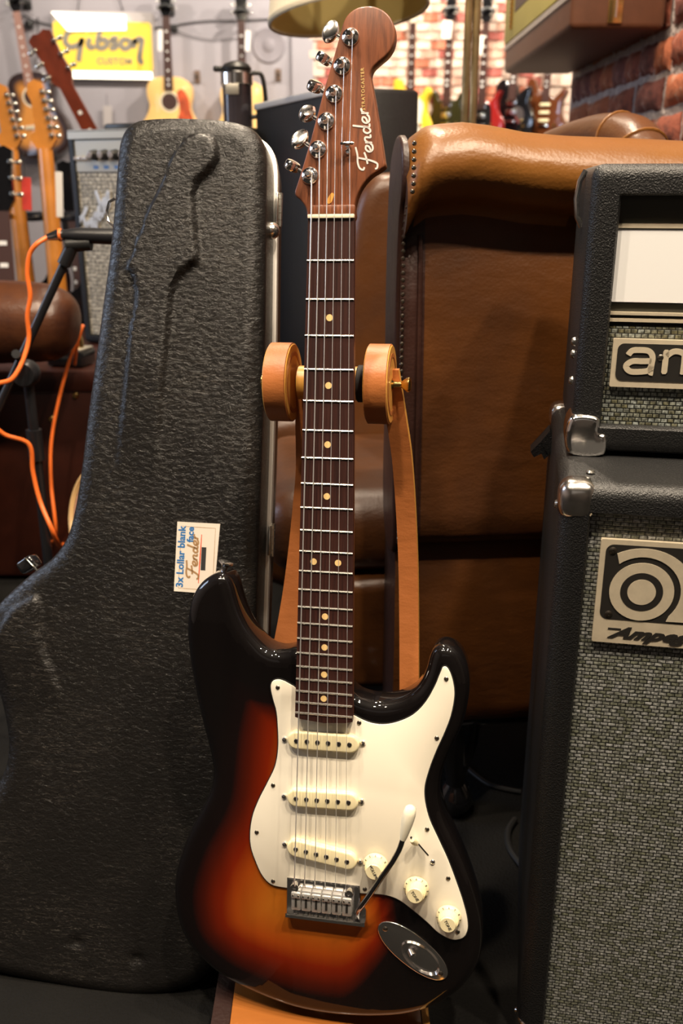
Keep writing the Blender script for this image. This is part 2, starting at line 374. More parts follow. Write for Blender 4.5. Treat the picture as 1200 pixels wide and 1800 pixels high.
def slab(name, outline, w0, w1, mat, parent=None, r=0., rb=0., grid=None, hfun=None, edge=None, seg=5, side_mat=None):
    """outline (closed, ccw) extruded from w0 (front) back to w1, front edge rounded r, back edge rounded rb"""
    O = ccw(np.array(outline, float))
    T = np.roll(O, -1, 0) - np.roll(O, 1, 0); T /= np.linalg.norm(T, axis=1)[:, None] + 1e-12
    N = np.c_[T[:, 1], -T[:, 0]]
    for _ in range(2):
        N = (np.roll(N, 1, 0) + 2 * N + np.roll(N, -1, 0)); N /= np.linalg.norm(N, axis=1)[:, None]
    lv = []
    if r > 0:
        for k in range(seg + 1):
            a = math.pi / 2 * k / seg; lv.append((r * (1 - math.sin(a)), w0 - r * (1 - math.cos(a))))
    else: lv.append((0, w0))
    if rb > 0:
        for k in range(4):
            a = math.pi / 2 * k / 3; lv.append((rb * (1 - math.cos(a)), w1 + rb * (1 - math.sin(a))))
    else: lv.append((0, w1))
    bm = bmesh.new(); rings = []
    for ins, w in lv:
        Q = O - N * ins
        hz = hfun(Q[:, 0], Q[:, 1]) if hfun is not None and w > w1 + (w0 - w1) * .5 else np.zeros(len(Q))
        rings.append([bm.verts.new((q[0], q[1], w + h)) for q, h in zip(Q, hz)])
    n = len(O)
    for A, B in zip(rings, rings[1:]):
        for k in range(n):
            f = bm.faces.new((A[k], A[(k + 1) % n], B[(k + 1) % n], B[k]))
            if side_mat: f.material_index = 1
    fr = O - N * lv[0][0]
    pts = [Vector(p) for p in fr]; ed = [(i, (i + 1) % n) for i in range(n)]
    if grid:
        xs = np.arange(O[:, 0].min(), O[:, 0].max(), grid); ys = np.arange(O[:, 1].min(), O[:, 1].max(), grid)
        G = np.array([(x + (j % 2) * grid * .5, y) for j, y in enumerate(ys) for x in xs])
        G = G[inside(G, fr)]; G = G[seg_dist(G, fr) > grid * .45]
        pts += [Vector(p) for p in G]
    res = geometry.delaunay_2d_cdt(pts, ed, [], 1, 1e-7)
    vmap = []
    newq = np.array([[v.x, v.y] for v in res[0]])
    hz = hfun(newq[:, 0], newq[:, 1]) if hfun is not None else np.zeros(len(newq))
    for i, v in enumerate(res[0]):
        src = [s for s in res[3][i] if s < n]
        vmap.append(rings[0][src[0]] if src else bm.verts.new((v.x, v.y, w0 + hz[i])))
    for f in res[2]:
        try: bm.faces.new([vmap[i] for i in f])
        except ValueError: pass
    try:
        bf = bm.faces.new(rings[-1][::-1]); bmesh.ops.triangulate(bm, faces=[bf])
    except ValueError: pass
    o = finish(name, bm, [mat] + ([side_mat] if side_mat else []), parent)
    if edge is not None:
        V = np.array([v.co[:] for v in o.data.vertices]); d = edge(V[:, :2], O)
        at = o.data.attributes.new('edge', 'FLOAT', 'POINT'); at.data.foreach_set('value', d.astype(np.float32))
    return o
def lathe(bm, prof, n=24, M4=None):
    """profile [(radius, z)] around local z"""
    rings = []; vs = []
    for r, z in prof:
        if r < 1e-6: v = bm.verts.new((0, 0, z)); rings.append([v]); vs.append(v)
        else:
            g = [bm.verts.new((r * math.cos(2 * math.pi * k / n), r * math.sin(2 * math.pi * k / n), z)) for k in range(n)]; rings.append(g); vs += g
    for A, B in zip(rings, rings[1:]):
        if len(A) == 1 and len(B) == 1: continue
        for k in range(n):
            if len(A) == 1: bm.faces.new((A[0], B[(k + 1) % n], B[k]))
            elif len(B) == 1: bm.faces.new((A[k], A[(k + 1) % n], B[0]))
            else: bm.faces.new((A[k], A[(k + 1) % n], B[(k + 1) % n], B[k]))
    if M4 is not None: bmesh.ops.transform(bm, matrix=M4, verts=vs)
def mlathe(name, prof, mat, parent=None, n=24, M4=None):
    bm = bmesh.new(); lathe(bm, prof, n, M4); return finish(name, bm, mat, parent)
def T4(x, y, z): return Matrix.Translation((x, y, z))
def ZTO(d): return Vector(d).to_track_quat('Z', 'Y').to_matrix().to_4x4()
def circle(c, r, n=32): return [(c[0] + r * math.cos(2 * math.pi * k / n), c[1] + r * math.sin(2 * math.pi * k / n)) for k in range(n)]
def rrect(x0, y0, x1, y1, r, n=5):
    out = []
    for cx, cy, a0 in ((x1 - r, y0 + r, -90), (x1 - r, y1 - r, 0), (x0 + r, y1 - r, 90), (x0 + r, y0 + r, 180)):
        for k in range(n + 1):
            a = R(a0 + 90 * k / n); out.append((cx + r * math.cos(a), cy + r * math.sin(a)))
    return out
def prism(name, outline, w0, w1, mat, parent=None, bev=0):
    bm = bmesh.new(); O = ccw(np.array(outline, float)); n = len(O)
    A = [bm.verts.new((p[0], p[1], w0)) for p in O]; B = [bm.verts.new((p[0], p[1], w1)) for p in O]
    for k in range(n): bm.faces.new((A[k], B[k], B[(k + 1) % n], A[(k + 1) % n]))
    if bev:
        f = bm.faces.new(A); g = bm.faces.new(B[::-1])
        bmesh.ops.bevel(bm, geom=[e for e in f.edges], offset=bev, segments=2, affect='EDGES')
        bmesh.ops.triangulate(bm, faces=[x for x in bm.faces if len(x.verts) > 4])
    else:
        for tri in geometry.tessellate_polygon([[Vector((p[0], p[1], 0)) for p in O]]):
            bm.faces.new([A[i] for i in tri]); bm.faces.new([B[i] for i in tri][::-1])
    return finish(name, bm, mat, parent, angle=30)
def ribbons(name, strokes, xf, width, w, mat, parent, thick=.0003, per=7):
    """pen strokes as flat raised ribbons; xf maps (a,b) to local (u,v)"""
    bm = bmesh.new()
    for st in strokes:
        wd = width
        if isinstance(st, dict): wd = width * st['k']; st = st['p']
        P_ = smooth_path([xf(*p) for p in st], per)
        n = len(P_); T = np.gradient(P_, axis=0); T /= np.linalg.norm(T, axis=1)[:, None] + 1e-12; N = np.c_[-T[:, 1], T[:, 0]]
        vs = []
        for i in range(n):
            k = wd * .5 * (.55 if i in (0, n - 1) else 1)
            a, b = P_[i] + N[i] * k, P_[i] - N[i] * k
            vs.append([bm.verts.new((a[0], a[1], w + thick)), bm.verts.new((b[0], b[1], w + thick)), bm.verts.new((b[0], b[1], w)), bm.verts.new((a[0], a[1], w))])
        for A, B in zip(vs, vs[1:]):
            for k in range(4): bm.faces.new((A[k], A[(k + 1) % 4], B[(k + 1) % 4], B[k]))
        bm.faces.new(vs[0]); bm.faces.new(vs[-1][::-1])
    return finish(name, bm, mat, parent)
def text(name, s, size, mat, parent, M4, ext=.0003, offset=0., shear=0., space=1., sx=1.):
    cu = bpy.data.curves.new('t', 'FONT'); cu.body = s; cu.size = size; cu.extrude = ext; cu.align_x = 'CENTER'; cu.align_y = 'CENTER'
    cu.offset = offset; cu.shear = shear; cu.space_character = space; cu.resolution_u = 3
    ob = bpy.data.objects.new('t', cu); COL.objects.link(ob); bpy.context.view_layer.update()
    me = bpy.data.meshes.new_from_object(ob); bpy.data.objects.remove(ob)
    me.transform(M4 @ Matrix.Diagonal((sx, 1, 1, 1))); me.materials.clear(); me.materials.append(M[mat]); me.name = name
    o = bpy.data.objects.new(name, me); COL.objects.link(o); o.parent = parent
    return o
def copies(proto, locs, parent=None):
    """linked copies of one part at local offsets; the first stays the prototype itself"""
    for l in locs:
        c = proto.copy(); COL.objects.link(c); c.location = Vector(proto.location) + Vector(l); c.parent = parent if parent is not None else proto.parent
def copy_tree(o, parent=None):
    c = o.copy(); COL.objects.link(c); c.parent = parent
    for ch in list(o.children): copy_tree(ch, c)
    return c

FENDER = [[(.66, 1.0), (.42, .95), (.2, .98), (.03, .9), (-.02, .74), (.05, .68)], [(.34, .93), (.27, .6), (.19, .28), (.08, .02), (-.04, .06), (-.05, .16)], [(.12, .5), (.3, .53), (.47, .6)],
          [(.46, .26), (.6, .33), (.64, .46), (.55, .5), (.46, .34), (.5, .17), (.62, .16), (.7, .26)], [(.74, .5), (.7, .15)], [(.71, .3), (.8, .48), (.88, .46), (.86, .2), (.94, .2)],
          [(1.17, .44), (1.07, .5), (.99, .34), (1.03, .17), (1.13, .24), (1.2, .5)], [(1.28, 1.02), (1.19, .5), (1.16, .2), (1.25, .18)],
          [(1.28, .26), (1.42, .33), (1.46, .46), (1.37, .5), (1.28, .34), (1.32, .17), (1.44, .16), (1.52, .26)], [(1.58, .52), (1.54, .15)], [(1.56, .32), (1.63, .48), (1.72, .5)]]

# ================================================================== THE SETTING
YB = 6.3
def struct(o): o['kind'] = 'structure'; return o
def sbox(name, lo, hi, mat): 
    lo, hi = Vector(lo), Vector(hi); return struct(mbox(name, (lo + hi) / 2, hi - lo, mat))
sbox('floor', (-3.3, -3.1, -.1), (2.6, YB + .1, 0), 'carpet')
sbox('ceiling', (-3.3, -3.1, 2.8), (2.6, YB + .1, 2.9), 'ceiling')
sbox('wall_left', (-3.3, -3.1, 0), (-3.2, YB + .1, 2.8), 'wall_grey')
sbox('wall_back', (-3.2, YB, 0), (-.2, YB + .1, 2.8), 'wall_grey')
sbox('wall_front', (-3.2, -3.1, 0), (2.5, -3.0, 2.8), 'wall_plain')
sbox('wall_right_far', (2.5, -3.1, 0), (2.6, YB + .1, 2.8), 'wall_plain')
# brick-clad back wall, right half: mortar bed + individual bricks
wb = sbox('wall_back_brick', (-.2, YB - .02, 0), (2.5, YB + .1, 2.8), 'far_mortar')
bw, bh = .098, .050
protos = []
for mi, m in enumerate(FAR_BR):
    bm = bmesh.new(); box(bm, (0, 0, 0), (bw - .008, .016, bh - .007), .003, 1); o = finish('brick', bm, m, wb); protos.append([o, False])
k = 0; stuff = bmesh.new()
for row in range(int(2.8 / bh)):
    z = bh * (row + .5)
    for c in range(28):
        x = -.19 + bw * (c + (.5 if row % 2 else 0)) + .04
        if x > 2.45: continue
        loc = Vector((x, YB - .026 - random.random() * .004, z))
        d = loc - C0; zc = d.dot(FWD); px = 600 + F * d.x / zc; py = 900 - F * d.dot(UP) / zc
        rr = random.random(); mi = 0 if rr < .52 else 1 if rr < .72 else 2 if rr < .87 else 3
        if 550 < px < 965 and -8 < py < 236 and k < 298:
            k += 1; p = protos[mi]
            if not p[1]: o = p[0]; p[1] = True
            else: o = p[0].copy(); COL.objects.link(o)
            o.location = loc
        else:
            if random.random() < .7: box(stuff, loc, (bw - .008, .016, bh - .007))
for p in protos:
    if not p[1]: p[0].location = (1.5, YB - .026, .1)
finish('brick', stuff, FAR_BR[0], wb)['kind'] = 'stuff'
# near brick pier on the right
PX = .67
wr = sbox('wall_right', (PX + .012, 1.55, 0), (1.25, 3.05, 2.8), 'mortar')
NB = []
for v in range(9):
    bm = bmesh.new(); n1, n2 = 7, 4; L_, Hh = .205, .062
    L_ *= random.uniform(.93, 1.02)
    g = [[None] * (n2 + 1) for _ in range(n1 + 1)]
    for i in range(n1 + 1):
        for j in range(n2 + 1):
            ex = min(i, n1 - i) / n1; ey = min(j, n2 - j) / n2
            out = .012 - .010 * (ex == 0 or ey == 0) + random.uniform(-.0022, .0022)
            g[i][j] = bm.verts.new((-out, (i / n1 - .5) * L_ + random.uniform(-.004, .004), (j / n2 - .5) * Hh + random.uniform(-.003, .003)))
    for i in range(n1):
        for j in range(n2): bm.faces.new((g[i][j], g[i][j + 1], g[i + 1][j + 1], g[i + 1][j]))
    r_ = [e for e in bm.edges if e.is_boundary]; ex = bmesh.ops.extrude_edge_only(bm, edges=r_)
    for v_ in [x for x in ex['geom'] if isinstance(x, bmesh.types.BMVert)]: v_.co.x = .02
    o = finish('brick', bm, NEAR_BR[v % 3], wr, angle=60, recalc=True); NB.append([o, False])
for row in range(9, 34):
    z = .078 * row + .05; off = random.uniform(-.02, .02)
    header = row % 4 == 2; y = 1.60 + (.11 if row % 2 else 0) + off
    while y < 3.0:
        L = .11 if header else .218
        if y + L > 3.04: break
        p = random.choice(NB)
        if not p[1]: o = p[0]; p[1] = True
        else: o = p[0].copy(); COL.objects.link(o)
        o.location = (PX + .012, y + L / 2, z + random.uniform(-.003, .003)); o.scale = (1, (.5 if header else 1) * random.uniform(.94, 1), random.uniform(.92, 1.04)); o.rotation_euler = (random.uniform(-.02, .02), 0, 0)
        y += L
for p in NB:
    if not p[1]: p[0].location = (PX + .02, 2, .5)

# ================================================================== THE SUNBURST GUITAR
GU = Vector((.983, -.184, .016)).normalized(); GV = Vector((.017, .178, .984)); GV = (GV - GU * GV.dot(GU)).normalized(); GW = GU.cross(GV)
GO = Vector((-.0208, .765, H - .666))
GM = Matrix(((GU.x, GV.x, GW.x, GO.x), (GU.y, GV.y, GW.y, GO.y), (GU.z, GV.z, GW.z, GO.z), (0, 0, 0, 1)))
def gp(px, py, w=0.): return at_plane(px, py, GM, w)
GT = thing('electric_guitar', 'three-tone sunburst electric guitar with white pickguard resting upright on the leather-clad stand', 'guitar', GM)
body_px = [(521, 1137), (505, 1142), (488, 1143), (470, 1137), (452, 1121), (436, 1100), (424, 1075), (416, 1050), (410, 1028), (402, 1012), (389, 1006), (372, 1011), (355, 1023), (342, 1042), (334, 1065), (330, 1095), (331, 1125), (335, 1160), (341, 1195), (348, 1230), (356, 1265), (365, 1300), (372, 1330), (375, 1357), (371, 1385), (361, 1410), (346, 1438), (329, 1471), (315, 1508), (306, 1540), (303, 1572), (306, 1607), (314, 1638), (330, 1667), (354, 1692), (391, 1719), (430, 1737), (474, 1754), (523, 1769), (568, 1778), (615, 1783), (668, 1784), (714, 1780), (755, 1769), (795, 1748), (823, 1721), (841, 1690), (848, 1655), (847, 1619), (840, 1585), (829, 1548), (814, 1508), (797, 1470), (783, 1440), (775, 1412), (773, 1385), (777, 1358), (787, 1330), (799, 1304), (812, 1275), (821, 1240), (825, 1202), (819, 1168), (807, 1145), (792, 1134), (775, 1132), (762, 1140), (755, 1155), (750, 1174), (740, 1197), (724, 1215), (700, 1227), (672, 1232), (645, 1228), (623, 1218), (600, 1180), (560, 1150)]
WB = -.0145   # body front face
BO = resample(smooth_path([gp(x, y, WB - .009) for x, y in body_px], 8, True), .0035)
def body_edge(V, O):
    d = seg_dist(V, O); u, v = V[:, 0], V[:, 1]
    sm = lambda a, b, x: np.clip((x - a) / (b - a), 0, 1) ** 2 * (3 - 2 * np.clip((x - a) / (b - a), 0, 1))
    d = d - .085 * sm(.015, .11, u) - .055 * sm(.09, .27, v)
    return np.clip(d / .115, 0, 1)
def body_h(u, v):
    # forearm relief: lower-left bout drops away towards the edge
    s = np.clip((-(u * .8 + v * .35) - .075) / .11, 0, 1); return -.014 * s ** 1.5
slab('body', BO, WB, WB - .044, 'burst', GT, r=.0115, rb=.010, grid=.006, edge=body_edge, hfun=body_h, seg=7)
pg_px = [(524, 1246), (521.5, 1210), (509, 1201), (497.5, 1195), (487.5, 1193), (478, 1196), (474, 1204), (474.5, 1215), (478.5, 1232), (483.5, 1250), (486, 1277), (486.7, 1313), (481.6, 1346), (467.7, 1376), (453, 1405), (442, 1434), (437.6, 1464), (439, 1489), (447.5, 1515), (460, 1541), (475, 1556), (499, 1562), (560, 1566), (632, 1572), (660, 1573.5), (680, 1576), (699, 1583), (724, 1601), (750, 1623), (768, 1640), (787, 1651), (801, 1654), (816, 1649), (823, 1636), (823, 1618), (816, 1588), (805, 1555), (788.5, 1511), (772, 1475), (755.5, 1438), (748, 1405), (748, 1383), (755.5, 1354), (768, 1321), (783, 1288), (794, 1258), (800, 1225), (799, 1205), (792.5, 1182), (785, 1171), (777.5, 1171), (772, 1182), (762.5, 1205), (745, 1235), (725, 1255), (700, 1267), (675, 1272), (650, 1269), (620, 1255), (612, 1250)]
WP = WB + .0024
PG = resample(smooth_path([gp(x, y, WP) for x, y in pg_px], 6, True), .0022)
slab('pickguard_ply', PG * 1.0, WB + .0013, WB + .0002, 'guard_edge', GT, r=0)
# white top ply, slightly inset
Oc = ccw(PG); Tn = np.roll(Oc, -1, 0) - np.roll(Oc, 1, 0); Tn /= np.linalg.norm(Tn, axis=1)[:, None]; PGi = Oc - np.c_[Tn[:, 1], -Tn[:, 0]] * .0010
slab('pickguard', PGi, WP, WB + .0013, 'guard', GT, r=.0007, seg=2)
# neck, fretboard
VN = .648; V22 = .648 / 2 ** (22 / 12)
def hw(v): return .0212 + (.0285 - .0212) * (VN - v) / (VN - V22)
VE = V22 - .0068
fb = [(-hw(VE), VE + .002), (-hw(VE) * .8, VE + .0005), (0, VE - .0015), (hw(VE) * .8, VE + .0005), (hw(VE), VE + .002), (hw(VN), VN + .001), (-hw(VN), VN + .001)]
prism('fretboard', fb, -.0010, -.0065, 'fretwood', GT, bev=.0004)
bm = bmesh.new(); rows = []
for k in range(24):
    v = VE + .002 + (VN + .012 - VE - .002) * k / 23; h = hw(v) - .0002; dep = .0165 + .003 * (1 - k / 23)
    if v > VN: dep *= 1 - .25 * (v - VN) / .012
    prof = [(-h, -.0062)] + [(-h * math.cos(a), -.009 - dep * math.sin(a) ** .8) for a in [math.pi * j / 12 for j in range(0, 13)]] + [(h, -.0062)]
    rows.append([bm.verts.new((u, v, w)) for u, w in prof])
for A, B in zip(rows, rows[1:]):
    for j in range(len(A) - 1): bm.faces.new((A[j], A[j + 1], B[j + 1], B[j]))
    bm.faces.new((A[-1], A[0], B[0], B[-1]))
bm.faces.new(rows[0]); bm.faces.new(rows[-1][::-1])
finish('neck', bm, 'headwood', GT)
# frets
for n in range(1, 23):
    v = VN / 2 ** (n / 12); h = hw(v) - .0002
    bm = bmesh.new(); pr = [(-.0012, -.0012), (-.0009, -.0003), (0, .0002), (.0009, -.0003), (.0012, -.0012)]
    A = [bm.verts.new((-h, v + a, b)) for a, b in pr]; B = [bm.verts.new((h, v + a, b)) for a, b in pr]
    for j in range(4): bm.faces.new((A[j], A[j + 1], B[j + 1], B[j]))
    bm.faces.new(A); bm.faces.new(B[::-1]); bm.faces.new((A[0], B[0], B[-1], A[-1]))
    finish('fret', bm, 'nickel', GT)
dotp = mlathe('position_dot', [(0, 0), (.0031, 0), (.0031, -.002), (0, -.002)], 'dot', GT, 20)
fl = [(VN / 2 ** ((n - 1) / 12) + VN / 2 ** (n / 12)) / 2 for n in (3, 5, 7, 9, 15, 17, 19, 21)]
v12 = (VN / 2 ** (11 / 12) + VN / 2) / 2
dl = [(0, v) for v in fl] + [(-.0118, v12), (.0118, v12)]
dotp.location = (dl[0][0], dl[0][1], -.0007)
for u, v in dl[1:]:
    c = dotp.copy(); COL.objects.link(c); c.location = (u, v, -.0007)
mbox('nut', (0, VN + .0022, -.0012), (hw(VN) * 2, .0035, .0045), 'bone', GT, .0005)
# headstock
WH = -.0105
hs_px = [(539.5, 384), (539, 374), (536.5, 364), (528, 352), (519, 344), (517.5, 338), (524, 317), (540, 264), (554.7, 211), (569, 157), (584, 107), (598.7, 55), (604, 37), (612, 24), (625, 14.5), (641, 10.5), (657, 11), (672, 17), (685, 29), (692.5, 45), (694, 63), (690, 81), (679, 97), (666, 108), (655, 119), (651, 130), (652.5, 141), (658, 171), (664.5, 211), (671, 251), (675.5, 282), (676.5, 291), (668, 298.5), (652, 309), (636, 327), (627, 346), (622.5, 365), (622, 384)]
HS = resample(smooth_path([gp(x, y, WH) for x, y in hs_px], 6, True), .0022)
slab('headstock', HS, WH, WH - .0145, 'headwood', GT, r=.0016, rb=.002, seg=3)
mbox('neck_end_block', (0, VN + .0085, -.0078), (hw(VN) * 2 - .0006, .009, .006), 'headwood', GT, .0015)
pl = smooth_path([gp(x, y, WH) for x, y in [(576, 358), (575, 352), (578, 345), (583, 339), (587, 341), (585, 349), (581, 357)]], 5, True)
prism('truss_plug', pl, WH + .0003, WH - .001, 'wood_edge', GT)
# tuners
tp = [(616, 65.3), (601.3, 116), (587.2, 165), (573.3, 213.3), (558.7, 262.7), (544.8, 309.3)]   # high e .. low E
bt = [(581, 56), (568.5, 103), (553, 152), (540, 199.5), (527, 245), (513.5, 291.5)]
ang = [12, 82, 70, 48, 28, 80]
nut_u = [-.0175 + .007 * k for k in range(6)]  # low E .. high e
posts = []
for k in range(6):
    tu, tv = gp(*tp[k], WH); bu, bv = gp(*bt[k], WH - .020)
    mlathe('tuner_bushing', [(0, .0046), (.0034, .0044), (.0052, .0034), (.0060, .0018), (.0070, .0013), (.0077, .0004), (.0078, -.0008), (0, -.0008)], 'chrome', GT, 28, T4(tu, tv, WH + .0006))
    mlathe('tuner_post', [(0, .0125), (.0018, .0125), (.0028, .0115), (.0030, .0098), (.0022, .0078), (.0024, .0060), (.0034, .0045), (.0036, .002), (0, .002)], 'chrome', GT, 20, T4(tu, tv, WH + .0005))
    posts.append((tu, tv))
    tb = mbox('tuner_housing', (tu, tv, WH - .0145 - .0055), (.013, .016, .010), 'chrome', GT, .0015)
    d = (Vector((bu, bv, 0)) - Vector((tu, tv, 0))); d.normalize(); s = Vector((bu, bv, WH - .020))
    mtube('tuner_shaft', [Vector((tu, tv, WH - .020)), s], .0019, 'chrome', GT, 10)
    # kidney button, rotated about its shaft
    bm = bmesh.new()
    ol = [(.0098 * math.cos(t) * (1 + .06 * math.cos(2 * t)), .0070 * math.sin(t)) for t in [2 * math.pi * j / 28 for j in range(28)]]
    n_ = len(ol); lvs = [(.66, .0044), (.88, .0038), (.98, .0022), (1, 0), (.98, -.0022), (.88, -.0038), (.66, -.0044)]
    ri = [[bm.verts.new((a * f_, b * f_, w_)) for a, b in ol] for f_, w_ in lvs]
    for A, B in zip(ri, ri[1:]):
        for j in range(n_): bm.faces.new((A[j], A[(j + 1) % n_], B[(j + 1) % n_], B[j]))
    bm.faces.new(ri[0]); bm.faces.new(ri[-1][::-1])
    X = d; Z0 = Vector((0, 0, 1)); Y = Z0.cross(X).normalized()
    Rm = Matrix((X, Y, Z0)).transposed().to_4x4()   # local x along shaft
    Mb = Matrix.Translation(s) @ Rm @ Matrix.Rotation(R(ang[k]), 4, 'X') @ Matrix.Rotation(R(90), 4, 'Z')
    bmesh.ops.transform(bm, matrix=Mb, verts=bm.verts); finish('tuner_button', bm, 'chrome', GT)
# strings
sr = [.00062, .00052, .00043, .00031, .00028, .00025]
SV = .006
for k in range(6):
    tu, tv = posts[5 - k]; nu = nut_u[k]; bu = -.02625 + .0105 * k
    c = .0036 if k < 3 else .0030
    pts = [(tu + .003, tv, WH + .0070), (nu + (tu + .003 - nu) * .04, VN + .006, .0012 + -.0002), (nu, VN + .002, .0016), (bu * .985, .02, .0040), (bu, SV, .0042), (bu, SV - .006, .0015)]
    if k >= 4:
        su, sv = gp(610, 252, -.004); q = (nu + (tu - nu) * .52, sv, -.0035); pts.insert(1, q)
    mtube('string', pts, sr[k], 'steel', GT, 6)
    mtube('string_winding', [(tu + .0031 * math.cos(t), tv + .0031 * math.sin(t), WH + .0075 - .0006 * t / 3.14) for t in [j * .5 for j in range(36)]], max(sr[k], .0003), 'steel', GT, 5)
su, sv = gp(610, 252, -.002)
st = mtube('string_tree', [(su - .0058, sv, -.0022), (su - .0040, sv, -.0016), (su, sv, -.0014), (su + .0040, sv, -.0016), (su + .0058, sv, -.0022)], [.0012, .0017, .0015, .0017, .0012], 'chrome', GT, 8)
mlathe('string_tree_post', [(0, .0075), (.0022, .0075), (.0022, 0), (0, 0)], 'chrome', GT, 12, T4(su, sv - .001, WH))
tu, tv = gp(611, 267, WH); mlathe('string_tree_screw', [(0, .0022), (.0018, .0020), (.0028, .0008), (.0028, 0), (0, 0)], 'chrome', GT, 14, T4(tu, tv, WH))
# headstock logo and model line: reads upward, letters' tops to the left
lu, lv_ = gp(664, 301, WH)
eu, ev = gp(650, 200, WH); dv = Vector((eu - lu, ev - lv_)).normalized()
dv = Vector((-.145, 1)).normalized(); du = Vector((-dv.y, dv.x))
ribbons('headstock_logo', FENDER, lambda a, b: (lu + dv.x * a * .0300 + du.x * b * .0180, lv_ + .004 + dv.y * a * .0300 + du.y * b * .0180), .0016, WH + .0001, 'silver_ink', GT)
mu_, mv_ = gp(638, 157, WH)
text('model_lettering', 'STRATOCASTER', .0041, 'gold_ink', GT, T4(mu_, mv_, WH + .0002) @ Matrix.Rotation(R(90 + 3), 4, 'Z'), .0001, .00008, space=1.25)
# pickups
def capsule(a, b, r, n=10):
    a, b = Vector(a), Vector(b); t = (b - a).normalized(); q = math.atan2(t.y, t.x)
    return [(b.x + r * math.cos(q + s), b.y + r * math.sin(q + s)) for s in np.linspace(-math.pi / 2, math.pi / 2, n)] + [(a.x + r * math.cos(q + s), a.y + r * math.sin(q + s)) for s in np.linspace(math.pi / 2, 3 * math.pi / 2, n)]
def cross_screw(u, v, w, r=.0022, mat='screw_dark', parent=None, name='screw', dome=.0011):
    o = mlathe(name, [(0, dome * .4), (r * .25, dome * .5), (r * .3, dome), (r * .7, dome * .8), (r, 0.0002), (r, 0), (0, 0)], mat, parent, 12, T4(u, v, w)); return o
WC = WP + .0062
for (pa, pb, sa, sb) in [((520.8, 1302.3), (614, 1309), (499.6, 1299.8), (637.5, 1306.6)), ((520, 1404), (612.2, 1410.5), (499, 1400), (635.2, 1409)), ((519.7, 1492.7), (609.6, 1514.7), (500, 1484), (632.7, 1515.5))]:
    a = Vector(gp(*pa, WC)); b = Vector(gp(*pb, WC)); t = (b - a).normalized()
    c0 = (a + b) / 2; L = (b - a).length
    ca, cb = c0 - t * (L / 2 + .0005), c0 + t * (L / 2 + .0005)
    pk = slab('pickup_cover', resample(np.array(capsule(ca, cb, .0092)), .0012), WC, WP - .0005, 'cream', GT, r=.0022, seg=4)
    for j in range(6):
        q = a + (b - a) * j / 5; mlathe('pole_piece', [(0, .0008), (.0021, .0008), (.0024, .0004), (.0024, -.001), (0, -.001)], 'pole', pk, 14, T4(q.x, q.y, WC))
    for s_ in (sa, sb):
        su_, sv_ = gp(*s_, WP + .001); cross_screw(su_, sv_, WP, .0030, 'chrome', GT, 'pickup_screw', .0022)
for s_ in [(488, 1208.5), (784, 1193.5), (631, 1270.5), (767.5, 1297.5), (479.8, 1380.4), (451, 1463), (479.8, 1549), (640.8, 1563), (750.4, 1457.8), (787.4, 1544), (804, 1638)]:
    su_, sv_ = gp(*s_, WP); cross_screw(su_, sv_, WP, .0023, 'screw_dark', GT, 'pickguard_screw')
su_, sv_ = gp(760, 1515, WP); cross_screw(su_, sv_, WP, .0028, 'chrome', GT, 'switch_screw', .0016)
# selector switch
a = gp(727, 1474, WP); b = gp(752, 1503, WP)
prism('switch_slot', capsule(a, b, .0007), WP + .0002, WP - .0002, 'badge_black', GT)
a2 = gp(733, 1480, WP); e2 = gp(722, 1474, WP + .014)
sw = mtube('switch_lever', [(a2[0], a2[1], WP), (e2[0], e2[1], WP + .012)], .0012, 'chrome', GT, 8)
mlathe('switch_tip', [(0, .013), (.0022, .0125), (.0032, .010), (.0034, .006), (.0024, .001), (0, 0)], 'cream', GT, 16, T4(a2[0], a2[1], WP + .004) @ ZTO((e2[0] - a2[0], e2[1] - a2[1], .011)))
# knobs
for (px, py, lab, rot) in [(660, 1521, 'VOLUME', -28), (731.5, 1562, 'TONE', -20), (788.5, 1612.5, 'TONE', -25)]:
    ku, kv = gp(px, py, WP + .002)
    prof = [(0, .0158), (.0074, .0158), (.0082, .0150), (.0098, .0055), (.0118, .0042), (.0126, .0025), (.0126, .0012), (0, .0012)]
    bm = bmesh.new(); lathe(bm, prof, 48, T4(ku, kv, WP))
    kn = finish('control_knob', bm, 'cream', GT)
    bm = bmesh.new()
    for j in range(36):
        t = 2 * math.pi * j / 36; box(bm, (ku + .0090 * math.cos(t), kv + .0090 * math.sin(t), WP + .0098), (.0012, .0005, .0085), 0, 1, Matrix.Rotation(t, 3, 'Z') @ Matrix.Rotation(-.17, 3, 'Y'))
    finish('knob_ribs', bm, 'cream', kn)
    for j in range(11):
        t = R(90 - 150 + 30 * j); text('knob_numeral', str(1 + (10 - j) % 10) if j else '10', .0030, 'ink', kn, T4(ku + .0113 * math.cos(t), kv + .0113 * math.sin(t), WP + .0047) @ Matrix.Rotation(t - R(90), 4, 'Z') @ Matrix.Rotation(R(-28), 4, 'X'), .00008)
    text('knob_lettering', lab, .0042, 'ink', kn, T4(ku, kv, WP + .0160) @ Matrix.Rotation(R(rot - 35), 4, 'Z'), .0001)
